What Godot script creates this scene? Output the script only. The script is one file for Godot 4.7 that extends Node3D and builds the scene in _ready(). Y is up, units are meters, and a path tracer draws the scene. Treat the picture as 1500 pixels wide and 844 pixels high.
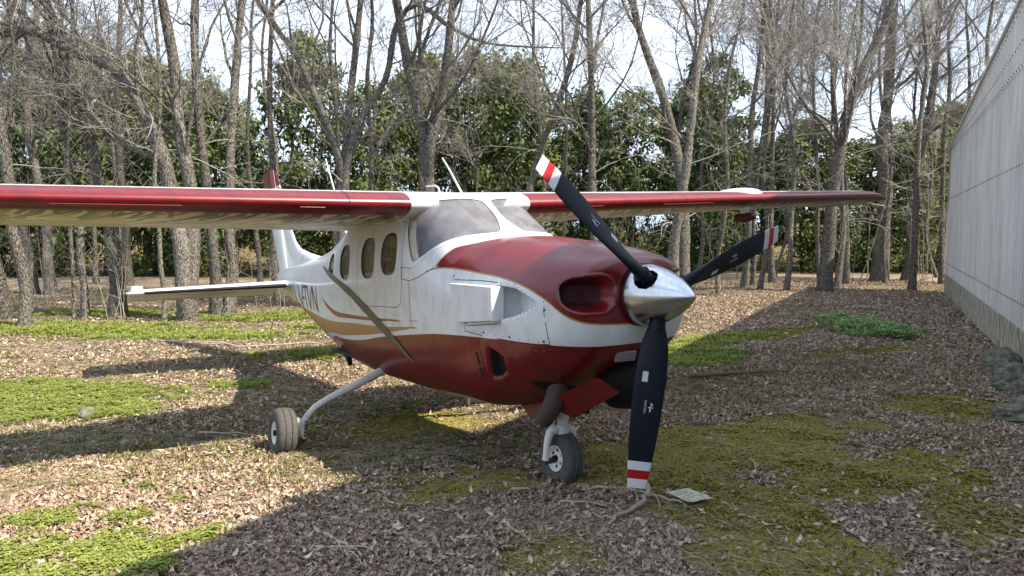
extends Node3D
# Light aircraft parked under bare trees beside a hangar wall. World: metres, y up, the camera looks towards -Z.

const AF := Basis(Vector3(0.53303, 0.04771, 0.84475), Vector3(-0.04298, 0.99865, -0.02928), Vector3(-0.84500, -0.02070, 0.53436))
const SKIN := 0
var rng := RandomNumberGenerator.new()
var M := {}
var taken := {}
var n_a := FastNoiseLite.new()
var n_b := FastNoiseLite.new()
var n_c := FastNoiseLite.new()

# ---------------------------------------------------------------- helpers
class MB:
	var v := PackedVector3Array()
	var n := PackedVector3Array()
	var c := PackedColorArray()
	var uv := PackedVector2Array()
	var ix := PackedInt32Array()
	var colored := false
	var mapped := false
	var col := Color.WHITE
	func vert(p: Vector3, nn: Vector3, t := Vector2.ZERO) -> int:
		v.append(p); n.append(nn); c.append(col); uv.append(t)
		return v.size() - 1
	func face(a: int, b: int, d: int) -> void:
		var g := (v[b] - v[a]).cross(v[d] - v[a])
		if g.dot(n[a] + n[b] + n[d]) > 0.0:
			ix.append(a); ix.append(d); ix.append(b)
		else:
			ix.append(a); ix.append(b); ix.append(d)
	func tri(a: Vector3, b: Vector3, d: Vector3, out := Vector3.ZERO) -> void:
		var g := (b - a).cross(d - a).normalized()
		if out != Vector3.ZERO and g.dot(out) < 0.0:
			g = -g
		face(vert(a, g), vert(b, g), vert(d, g))
	func quad(a: Vector3, b: Vector3, d: Vector3, e: Vector3, out := Vector3.ZERO) -> void:
		var g := (b - a).cross(e - a)
		if g.length_squared() < 1e-14:
			g = (d - b).cross(e - b)
		g = g.normalized()
		if out != Vector3.ZERO and g.dot(out) < 0.0:
			g = -g
		var i := vert(a, g); var j := vert(b, g); var k := vert(d, g); var l := vert(e, g)
		face(i, j, k); face(i, k, l)
	func box(at: Vector3, size: Vector3, b := Basis()) -> void:
		hexa(at, size, size, b)
	# a box whose top may differ in size from its bottom; edges bevelled a little
	func hexa(at: Vector3, s: Vector3, t: Vector3, b := Basis()) -> void:
		var h := s.y * 0.5
		var p: Array[Vector3] = []
		for q in [Vector3(-s.x, -h * 2, -s.z), Vector3(s.x, -h * 2, -s.z), Vector3(s.x, -h * 2, s.z), Vector3(-s.x, -h * 2, s.z), Vector3(-t.x, h * 2, -t.z), Vector3(t.x, h * 2, -t.z), Vector3(t.x, h * 2, t.z), Vector3(-t.x, h * 2, t.z)]:
			p.append(at + b * (q * 0.5))
		for f in [[0, 1, 2, 3], [4, 5, 6, 7], [0, 1, 5, 4], [1, 2, 6, 5], [2, 3, 7, 6], [3, 0, 4, 7]]:
			quad(p[f[0]], p[f[1]], p[f[2]], p[f[3]], (p[f[0]] + p[f[1]] + p[f[2]] + p[f[3]]) * 0.25 - at)
	func tube(pts: PackedVector3Array, rad: PackedFloat32Array, sides: int, cap := true) -> void:
		var m := pts.size()
		if m < 2:
			return
		var t := (pts[1] - pts[0]).normalized()
		var u := t.cross(Vector3.UP if absf(t.y) < 0.9 else Vector3.RIGHT).normalized()
		var base := v.size()
		var st := sides + 1
		for i in m:
			if i > 0 and i < m - 1:
				t = (pts[i + 1] - pts[i - 1]).normalized()
			elif i == m - 1:
				t = (pts[i] - pts[i - 1]).normalized()
			u = (u - t * u.dot(t)).normalized()
			var w := t.cross(u)
			for j in st:
				var a := TAU * j / sides
				var d := u * cos(a) + w * sin(a)
				v.append(pts[i] + d * rad[i]); n.append(d); c.append(col); uv.append(Vector2(float(j) / sides, float(i)))
		for i in m - 1:
			for j in sides:
				var a := base + i * st + j
				ix.append(a); ix.append(a + st); ix.append(a + 1)
				ix.append(a + 1); ix.append(a + st); ix.append(a + st + 1)
		if cap:
			for e in [0, m - 1]:
				var nn := (pts[0] - pts[1]).normalized() if e == 0 else (pts[m - 1] - pts[m - 2]).normalized()
				var k := vert(pts[e], nn)
				var ring: Array[int] = []
				for j in sides:
					ring.append(vert(v[base + e * st + j], nn))
				for j in sides:
					face(k, ring[j], ring[(j + 1) % sides])
	# profile: (along the axis, radius); turned round the x axis of b
	func lathe(at: Vector3, b: Basis, prof: PackedVector2Array, segs: int) -> void:
		var base := v.size()
		var m := prof.size()
		for i in m:
			var d0 := prof[maxi(i - 1, 0)]
			var d1 := prof[mini(i + 1, m - 1)]
			var tg := (d1 - d0).normalized()
			for j in segs + 1:
				var a := TAU * j / segs
				var r := Vector3(0, cos(a), sin(a))
				v.append(at + b * (Vector3(prof[i].x, 0, 0) + r * prof[i].y))
				n.append((b * (Vector3(-tg.y, 0, 0) + r * tg.x)).normalized())
				c.append(col); uv.append(Vector2(float(j) / segs, float(i) / m))
		for i in m - 1:
			for j in segs:
				var a := base + i * (segs + 1) + j
				if prof[i].y > 1e-5:
					face(a, a + 1, a + segs + 1)
				if prof[i + 1].y > 1e-5:
					face(a + 1, a + segs + 2, a + segs + 1)
	func arrays() -> Array:
		var s := []
		s.resize(Mesh.ARRAY_MAX)
		s[Mesh.ARRAY_VERTEX] = v
		s[Mesh.ARRAY_NORMAL] = n
		if colored:
			s[Mesh.ARRAY_COLOR] = c
		if mapped:
			s[Mesh.ARRAY_TEX_UV] = uv
		s[Mesh.ARRAY_INDEX] = ix
		return s

func mesh_of(mbs: Array, mats: Array) -> ArrayMesh:
	var am := ArrayMesh.new()
	for i in mbs.size():
		var m: MB = mbs[i]
		if m.ix.size() == 0:
			continue
		am.add_surface_from_arrays(Mesh.PRIMITIVE_TRIANGLES, m.arrays())
		am.surface_set_material(am.get_surface_count() - 1, mats[i])
	return am

func numbered(called: String) -> String:
	if not taken.has(called):
		taken[called] = 0
		return called
	taken[called] += 1
	return "%s_%03d" % [called, taken[called]]

func obj(called: String, mesh: Mesh, parent: Node3D = null) -> MeshInstance3D:
	var o := MeshInstance3D.new()
	o.mesh = mesh
	o.name = numbered(called) if parent == null else called
	(self if parent == null else parent).add_child(o, true)
	return o

func part(called: String, m: MB, mat: Material, parent: Node3D) -> MeshInstance3D:
	return obj(called, mesh_of([m], [mat]), parent)

func tag(o: Node3D, label: String, category: String, group := "", kind := "") -> Node3D:
	if label: o.set_meta("label", label)
	if category: o.set_meta("category", category)
	if group: o.set_meta("group", group)
	if kind: o.set_meta("kind", kind)
	return o

func base(called: String, at: Vector3, label := "", category := "", group := "") -> Node3D:
	var o := Node3D.new()
	o.name = numbered(called)
	add_child(o, true)
	o.position = at
	tag(o, label, category, group)
	return o

func sm(a: float, b: float, x: float) -> float:
	var t := clampf((x - a) / (b - a), 0.0, 1.0)
	return t * t * (3.0 - 2.0 * t)

# smooth curve through points with rising x
func curve(p: PackedVector2Array, x: float) -> float:
	var m := p.size()
	if x <= p[0].x: return p[0].y + (x - p[0].x) * (p[1].y - p[0].y) / (p[1].x - p[0].x)
	if x >= p[m - 1].x: return p[m - 1].y
	var i := 0
	while x > p[i + 1].x:
		i += 1
	var h := p[i + 1].x - p[i].x
	var t := (x - p[i].x) / h
	var d := (p[i + 1].y - p[i].y) / h
	var da := d if i == 0 else ((p[i].y - p[i - 1].y) / (p[i].x - p[i - 1].x) + d) * 0.5
	var db := d if i == m - 2 else ((p[i + 2].y - p[i + 1].y) / (p[i + 2].x - p[i + 1].x) + d) * 0.5
	var t2 := t * t
	var t3 := t2 * t
	return (2 * t3 - 3 * t2 + 1) * p[i].y + (t3 - 2 * t2 + t) * h * da + (-2 * t3 + 3 * t2) * p[i + 1].y + (t3 - t2) * h * db

func mat(color: Color, rough := 0.7, metal := 0.0, spec := 0.5) -> StandardMaterial3D:
	var m := StandardMaterial3D.new()
	m.albedo_color = color
	m.roughness = rough
	m.metallic = metal
	m.metallic_specular = spec
	return m

func vmat(rough := 0.85, spec := 0.3) -> StandardMaterial3D:
	var m := mat(Color.WHITE, rough, 0.0, spec)
	m.vertex_color_use_as_albedo = true
	return m

# grey or coloured fractal noise as a tiling texture
func noise_tex(size: int, freq: float, octaves: int, lo: Color, hi: Color, seed_: int, a := 0.3, b := 0.7, type := FastNoiseLite.TYPE_SIMPLEX_SMOOTH) -> ImageTexture:
	var f := FastNoiseLite.new()
	f.noise_type = type
	f.seed = seed_
	f.frequency = freq
	f.fractal_octaves = octaves
	var im := f.get_seamless_image(size, size)
	im.convert(Image.FORMAT_L8)
	var src := im.get_data()
	var out := PackedByteArray()
	out.resize(size * size * 4)
	var lut: Array[PackedByteArray] = []
	for i in 256:
		var q := lo.lerp(hi, sm(a, b, i / 255.0))
		lut.append(PackedByteArray([int(clampf(q.r, 0, 1) * 255), int(clampf(q.g, 0, 1) * 255), int(clampf(q.b, 0, 1) * 255), int(clampf(q.a, 0, 1) * 255)]))
	for i in size * size:
		var q := lut[src[i]]
		out[i * 4] = q[0]; out[i * 4 + 1] = q[1]; out[i * 4 + 2] = q[2]; out[i * 4 + 3] = q[3]
	return ImageTexture.create_from_image(Image.create_from_data(size, size, false, Image.FORMAT_RGBA8, out))

func triplanar(m: StandardMaterial3D, t: Texture2D, scale: Vector3, world := true) -> StandardMaterial3D:
	m.albedo_texture = t
	m.uv1_triplanar = true
	m.uv1_world_triplanar = world
	m.uv1_scale = scale
	return m

func _ready() -> void:
	# camera
	var cam := Camera3D.new()
	cam.name = "camera"
	cam.position = Vector3(0, 1.613, 0)
	cam.rotation_degrees = Vector3(-4.61, 0, 0)
	cam.fov = 43.53
	cam.near = 0.05
	cam.far = 3000.0
	add_child(cam)
	cam.current = true
	# sky and exposure
	var we := WorldEnvironment.new()
	we.name = "world_environment"
	var env := Environment.new()
	env.background_mode = Environment.BG_SKY
	env.tonemap_mode = Environment.TONE_MAPPER_LINEAR
	env.tonemap_exposure = 2.4
	env.sdfgi_enabled = true
	env.ssao_enabled = true
	env.ssil_enabled = true
	var psm := ProceduralSkyMaterial.new()
	psm.sky_top_color = Color(0.60, 0.665, 0.755)
	psm.sky_horizon_color = Color(0.615, 0.675, 0.74)
	psm.sky_curve = 0.25
	psm.sky_energy_multiplier = 1.0
	psm.ground_bottom_color = Color(0.30, 0.27, 0.22)
	psm.ground_horizon_color = Color(0.62, 0.62, 0.60)
	psm.sky_cover = cloud_cover()
	psm.sky_cover_modulate = Color(1, 1, 1, 0.38)
	var sky := Sky.new()
	sky.sky_material = psm
	env.sky = sky
	we.environment = env
	add_child(we)
	# the sun stands behind the camera to the right
	var sun := DirectionalLight3D.new()
	sun.name = "sun"
	sun.light_color = Color(1.0, 0.95, 0.86)
	sun.light_energy = 1.32
	sun.light_angular_distance = 0.5
	sun.shadow_enabled = true
	var to_sun := Vector3(0.543, 0.70, 0.258).normalized()
	add_child(sun)
	sun.look_at_from_position(Vector3.ZERO, -to_sun, Vector3.UP)

	rng.seed = 7
	n_a.seed = 3; n_a.frequency = 0.9; n_a.fractal_octaves = 3
	n_b.seed = 11; n_b.frequency = 0.22; n_b.fractal_octaves = 3
	n_c.seed = 23; n_c.frequency = 4.0; n_c.fractal_octaves = 2
	materials()
	ground()
	hangar()
	evergreens()
	bare_trees()
	airplane()
	litter()
	small_things()

func cloud_cover() -> ImageTexture:
	var f := FastNoiseLite.new()
	f.seed = 5
	f.frequency = 1.5
	f.fractal_octaves = 5
	var w := 512
	var h := 256
	var im := Image.create(w, h, false, Image.FORMAT_RGBA8)
	for y in h:
		var el := PI * 0.5 - PI * (y + 0.5) / h
		for x in w:
			var az := TAU * (x + 0.5) / w
			var a := 0.0
			if el > 0.0:
				var p := Vector3(cos(el) * cos(az), sin(el) * 2.2, cos(el) * sin(az))
				a = sm(-0.45, 0.55, f.get_noise_3dv(p))
			im.set_pixel(x, y, Color(0.93, 0.95, 0.98, a))
	return ImageTexture.create_from_image(im)

func materials() -> void:
	var dirt := noise_tex(512, 0.02, 5, Color(0.945, 0.94, 0.925), Color(1, 1, 1), 4, 0.2, 0.6)
	var red := triplanar(mat(Color(0.44, 0.038, 0.078), 0.36), noise_tex(512, 0.012, 5, Color(0.86, 0.84, 0.84), Color(1, 1, 1), 9, 0.3, 0.6), Vector3(0.9, 0.6, 0.9), false)
	red.clearcoat_enabled = true; red.clearcoat = 0.35; red.clearcoat_roughness = 0.14
	M.red = red
	var white := triplanar(mat(Color(0.84, 0.85, 0.86), 0.33), dirt, Vector3(0.8, 0.35, 0.8), false)
	white.clearcoat_enabled = true; white.clearcoat = 0.4; white.clearcoat_roughness = 0.1
	M.white = white
	M.gold = mat(Color(0.66, 0.50, 0.30), 0.4)
	M.bronze = mat(Color(0.55, 0.31, 0.20), 0.4)
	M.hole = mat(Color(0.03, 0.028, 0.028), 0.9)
	M.inlet = mat(Color(0.24, 0.05, 0.06), 0.7)
	M.seam = mat(Color(0.16, 0.15, 0.15), 0.8)
	M.rivet = mat(Color(0.46, 0.46, 0.46), 0.5, 0.3)
	M.cream = mat(Color(0.90, 0.85, 0.72), 0.7)
	M.cabin = mat(Color(0.16, 0.15, 0.15), 0.8)
	M.seat = mat(Color(0.66, 0.58, 0.46), 0.85)
	var glass := mat(Color(0.66, 0.66, 0.70, 1.0), 0.3)
	glass.transparency = BaseMaterial3D.TRANSPARENCY_ALPHA
	triplanar(glass, noise_tex(256, 0.02, 4, Color(1, 1, 1, 0.29), Color(1, 1, 1, 0.44), 31, 0.3, 0.7), Vector3(1.2, 1.2, 1.2), false)
	M.windshield = glass
	var pane := mat(Color(0.34, 0.30, 0.25, 0.42), 0.05)
	pane.transparency = BaseMaterial3D.TRANSPARENCY_ALPHA
	M.pane = pane
	M.metal = triplanar(mat(Color(0.80, 0.81, 0.82), 0.24, 1.0), noise_tex(256, 0.03, 4, Color(0.95, 0.95, 0.95), Color(1, 1, 1), 14), Vector3(3, 3, 3), false)
	M.black = mat(Color(0.045, 0.085, 0.13), 0.5, 0.0, 0.35)
	M.blade_white = mat(Color(0.82, 0.83, 0.85), 0.4)
	M.blade_red = mat(Color(0.66, 0.03, 0.07), 0.4)
	var rub := triplanar(mat(Color(0.34, 0.34, 0.34), 0.85), noise_tex(256, 0.03, 4, Color(0.86, 0.84, 0.80), Color(1, 1, 1), 17), Vector3(5, 5, 5), false)
	M.rubber = rub
	M.groove = mat(Color(0.09, 0.09, 0.09), 0.9)
	M.gear = triplanar(mat(Color(0.90, 0.90, 0.885), 0.5), dirt, Vector3(4, 4, 4), false)
	M.exhaust = triplanar(mat(Color(0.31, 0.27, 0.25), 0.8, 0.1), dirt, Vector3(5, 5, 5), false)
	M.flank_band = mat(Color(0.43, 0.40, 0.29), 0.8)
	M.boot = mat(Color(0.04, 0.04, 0.045), 0.5)
	M.lamp = mat(Color(0.56, 0.55, 0.55), 0.3)
	M.print = mat(Color(0.75, 0.76, 0.78), 0.6)
	M.letter = mat(Color(0.40, 0.08, 0.12), 0.5)
	# bark
	var bark := vmat(0.95, 0.15)
	triplanar(bark, noise_tex(512, 0.035, 5, Color(0.46, 0.45, 0.43), Color(1, 0.99, 0.97), 41, 0.25, 0.75), Vector3(2.2, 0.55, 2.2))
	bark.heightmap_enabled = true
	bark.heightmap_texture = noise_tex(512, 0.05, 4, Color.BLACK, Color.WHITE, 42, 0.2, 0.8)
	bark.heightmap_scale = 2.5
	M.bark = bark
	M.twig = vmat(0.9, 0.2)
	var leaf := vmat(0.5, 0.32)
	leaf.backlight_enabled = true
	leaf.backlight = Color(0.46, 0.54, 0.18)
	M.leaf = leaf
	var grass := vmat(0.7, 0.3)
	grass.backlight_enabled = true
	grass.backlight = Color(0.5, 0.6, 0.2)
	M.grass = grass
	M.dead = vmat(0.85, 0.25)
	# ground
	var g := vmat(0.97, 0.1)
	triplanar(g, noise_tex(1024, 0.03, 6, Color(0.55, 0.53, 0.50), Color(1, 1, 1), 51, 0.2, 0.8), Vector3(0.55, 0.55, 0.55))
	g.heightmap_enabled = true
	g.heightmap_texture = noise_tex(1024, 0.06, 5, Color.BLACK, Color.WHITE, 52, 0.1, 0.9)
	g.heightmap_scale = 3.0
	M.ground = g
	# hangar
	for k in 3:
		var s := triplanar(mat([Color(0.845, 0.84, 0.83), Color(0.82, 0.815, 0.81), Color(0.86, 0.855, 0.84)][k], 0.5, 0.0, 0.5), noise_tex(512, 0.02, 5, Color(0.90, 0.895, 0.885), Color(1, 1, 1), 61 + k, 0.25, 0.7), Vector3(1.1, 0.05, 1.1))
		M["sheet%d" % k] = s
	M.concrete = triplanar(mat(Color(0.76, 0.74, 0.68), 0.9), noise_tex(512, 0.02, 6, Color(0.52, 0.53, 0.46), Color(1, 1, 1), 71, 0.2, 0.7), Vector3(1.6, 0.35, 1.6))
	M.screw = mat(Color(0.24, 0.24, 0.25), 0.7)
	M.rock = triplanar(mat(Color(0.50, 0.49, 0.45), 0.95), noise_tex(512, 0.03, 6, Color(0.62, 0.62, 0.54), Color(1, 1, 1), 81, 0.25, 0.75), Vector3(1.0, 1.0, 1.0))

# ---------------------------------------------------------------- ground
func ground_y(x: float, z: float) -> float:
	var d := -z
	var drop := 0.25 * sm(3.5, 9.0, d - 0.35 * x) * (1.0 - 0.75 * sm(2.0, 8.0, x))
	var near := 1.0 - sm(30.0, 60.0, absf(x) + d)
	return -drop + near * (0.035 * n_b.get_noise_2d(x * 2.0, z * 2.0) + 0.012 * n_a.get_noise_2d(x * 2.0, z * 2.0)) + 0.0

# soft ellipses on the ground: (x, z, half length, half width, turn)
const MOSS := [[1.6, -5.4, 1.6, 0.70, 0.6], [1.35, -3.9, 0.58, 0.85, 0.0], [2.35, -4.65, 0.85, 0.40, 0.3], [4.15, -6.6, 0.62, 0.5, 0.2], [-0.35, -4.55, 0.55, 0.26, 0.5], [0.12, -3.42, 0.26, 0.2, 0.0], [3.37, -7.42, 0.34, 0.2, 0.0], [1.25, -3.05, 0.6, 0.4, 0.0], [2.6, -3.9, 0.3, 0.6, 0.2], [5.3, -10.4, 0.7, 0.3, 0.0], [3.0, -5.9, 0.3, 0.2, 0.0], [3.9, -12.2, 1.6, 0.55, 0.3], [-0.9, -6.5, 0.75, 0.5, 0.2]]
const GRASS := [[-5.6, -8.05, 1.9, 0.75, -0.15], [-4.45, -7.35, 0.95, 0.42, 0.0], [-6.3, -7.0, 1.6, 0.6, 0.0], [-2.35, -3.42, 0.5, 0.22, 0.2], [-1.95, -3.4, 0.24, 0.16, 0.0], [-2.46, -3.88, 0.13, 0.09, 0.0], [-2.26, -3.95, 0.08, 0.06, 0.0], [-2.2, -4.4, 0.05, 0.04, 0.0], [-9.9, -13.4, 4.2, 0.9, 0.0], [-5.8, -12.6, 2.1, 0.5, 0.0], [-4.9, -15.4, 2.3, 0.75, 0.25], [-2.5, -10.7, 1.1, 0.4, 0.1], [-8.5, -15.9, 2.4, 0.5, 0.0], [2.5, -10.6, 0.95, 1.0, 0.0], [3.5, -11.9, 1.0, 0.45, 0.5], [-3.3, -8.7, 0.22, 0.3, 0.0], [-2.9, -13.8, 1.4, 0.5, 0.0], [-0.3, -14.5, 1.2, 0.4, 0.0]]
const WEED := [[6.05, -12.4, 0.50, 1.1, 0.0]]
const BARE_AND_SHADE := [[-3.6, -6.05, 2.6, 0.45, -0.1], [-0.6, -5.7, 1.1, 0.7, 0.3], [0.1, -4.6, 0.6, 0.5, 0.0], [1.75, -8.6, 0.9, 0.8, 0.3], [2.1, -3.5, 0.35, 0.5, 0.0], [-1.6, -7.4, 0.9, 0.5, 0.0]]  # leafless soil; the long first strip also darkens the wing's cast shadow
const STRAW := [[0.35, -3.75, 0.75, 0.35, 0.15], [-2.6, -4.9, 1.2, 0.35, 0.1], [0.7, -3.2, 0.5, 0.3, 0.0]]

func patch(list: Array, x: float, z: float, wob: float, soft := 0.18) -> float:
	var best := -9.0
	for e: Array in list:
		var dx: float = x - e[0]
		var dz: float = z - e[1]
		if absf(dx) > e[2] + e[3] + 0.6 or absf(dz) > e[2] + e[3] + 0.6:
			continue
		var c := cos(e[4])
		var s := sin(e[4])
		var a: float = (dx * c - dz * s) / e[2]
		var b: float = (dx * s + dz * c) / e[3]
		var k: float = (1.0 - sqrt(a * a + b * b)) * minf(e[2], e[3])
		best = maxf(best, k)
	if best < -0.6:
		return 0.0
	return sm(-soft * 0.9, soft, best + wob * 0.24)

func road_at(x: float, z: float) -> float:
	var d := -z
	var mid := 25.2 - 0.06 * x + 0.8 * sin(x * 0.12)
	return 1.0 - sm(1.2, 2.6, absf(d - mid))

# weights of what covers the ground: moss, grass, weed, bare soil with wing shade, straw, road
func cover(x: float, z: float) -> PackedFloat32Array:
	var w := n_a.get_noise_2d(x * 1.6, z * 1.6) * 1.3 + n_c.get_noise_2d(x, z) * 0.5
	return PackedFloat32Array([patch(MOSS, x, z, w, 0.10), patch(GRASS, x, z, w), patch(WEED, x, z, w * 1.3, 0.35), patch(BARE_AND_SHADE, x, z, w), patch(STRAW, x, z, w), road_at(x, z)])

func ground() -> void:
	var xs := PackedFloat32Array()
	var zs := PackedFloat32Array()
	var x := -0.05
	var step := 0.07
	var right := PackedFloat32Array()
	x = 0.0
	while x < 1500.0:
		right.append(x)
		if x > 6.0: step *= 1.13
		x += step
	for i in range(right.size() - 1, 0, -1):
		xs.append(-right[i])
	xs.append_array(right)
	var z := 12.0
	step = 0.6
	while z > -1600.0:
		zs.append(z)
		if z < -2.2 and z > -9.0: step = 0.07
		elif z <= -9.0: step = minf(step * 1.03, 40.0) if z > -40.0 else step * 1.2
		z -= step
	var m := MB.new()
	m.colored = true
	var nx := xs.size()
	var nz := zs.size()
	for j in nz:
		for i in nx:
			var px := xs[i]
			var pz := zs[j]
			var py := ground_y(px, pz)
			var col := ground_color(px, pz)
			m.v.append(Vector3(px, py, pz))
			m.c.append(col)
			m.n.append(Vector3.UP)
			m.uv.append(Vector2.ZERO)
	for j in nz:
		for i in nx:
			var a := m.v[j * nx + maxi(i - 1, 0)]
			var b := m.v[j * nx + mini(i + 1, nx - 1)]
			var c := m.v[maxi(j - 1, 0) * nx + i]
			var d := m.v[mini(j + 1, nz - 1) * nx + i]
			var g := (b - a).cross(c - d).normalized()
			m.n[j * nx + i] = g if g.y > 0 else -g
	for j in nz - 1:
		for i in nx - 1:
			var a := j * nx + i
			m.ix.append(a); m.ix.append(a + nx); m.ix.append(a + 1)
			m.ix.append(a + 1); m.ix.append(a + nx); m.ix.append(a + nx + 1)
	tag(obj("ground", mesh_of([m], [M.ground])), "", "", "", "structure")

func ground_color(x: float, z: float) -> Color:
	var d := -z
	var litter := Color(0.33, 0.255, 0.19)
	var k := cover(x, z)
	var v := n_a.get_noise_2d(x, z)
	var u := n_b.get_noise_2d(x * 1.7 + 40.0, z * 1.7)
	var c := litter * (1.0 + 0.25 * v)
	c = c.lerp(Color(0.22, 0.195, 0.10), clampf(0.2 + u * 0.9, 0, 0.5))
	c = c.lerp(Color(0.30, 0.245, 0.18), k[4] * 0.7)
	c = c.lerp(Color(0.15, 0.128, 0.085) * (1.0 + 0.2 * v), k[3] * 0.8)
	c = c.lerp(Color(0.19, 0.175, 0.042) * (1.0 + 0.35 * v), k[0] * 0.92)
	c = c.lerp(Color(0.17, 0.19, 0.05), k[1] * 0.5)
	c = c.lerp(Color(0.12, 0.16, 0.07), k[2] * 0.6)
	if d > 18.0:
		c = c.lerp(Color(0.50, 0.41, 0.305), sm(16, 19, d) * (0.6 + 0.4 * v))
	c = c.lerp(Color(0.74, 0.62, 0.49) * (1.0 + 0.10 * v), k[5] * 0.95)
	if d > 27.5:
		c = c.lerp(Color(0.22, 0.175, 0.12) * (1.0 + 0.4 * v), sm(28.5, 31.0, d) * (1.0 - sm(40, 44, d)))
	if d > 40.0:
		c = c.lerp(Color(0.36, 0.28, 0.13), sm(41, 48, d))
	c.a = 1.0
	return c

# ---------------------------------------------------------------- hangar
const WALL_AT := Vector3(7.08, 0, -10.46)
const WALL_ALONG := Vector3(0.4585, 0, -0.8887)
const WALL_OUT := Vector3(-0.8887, 0, -0.4585)
const RIDGE_S := -11.5
const END_S := 10.06

func gable_y(s: float) -> float:
	return 3.77 + 0.0715 * (END_S - s) if s > RIDGE_S else 3.77 + 0.0715 * (END_S - 2.0 * RIDGE_S + s)

func wall_point(s: float, y: float, out: float) -> Vector3:
	return WALL_AT + WALL_ALONG * s + WALL_OUT * out + Vector3(0, y, 0)

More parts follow.
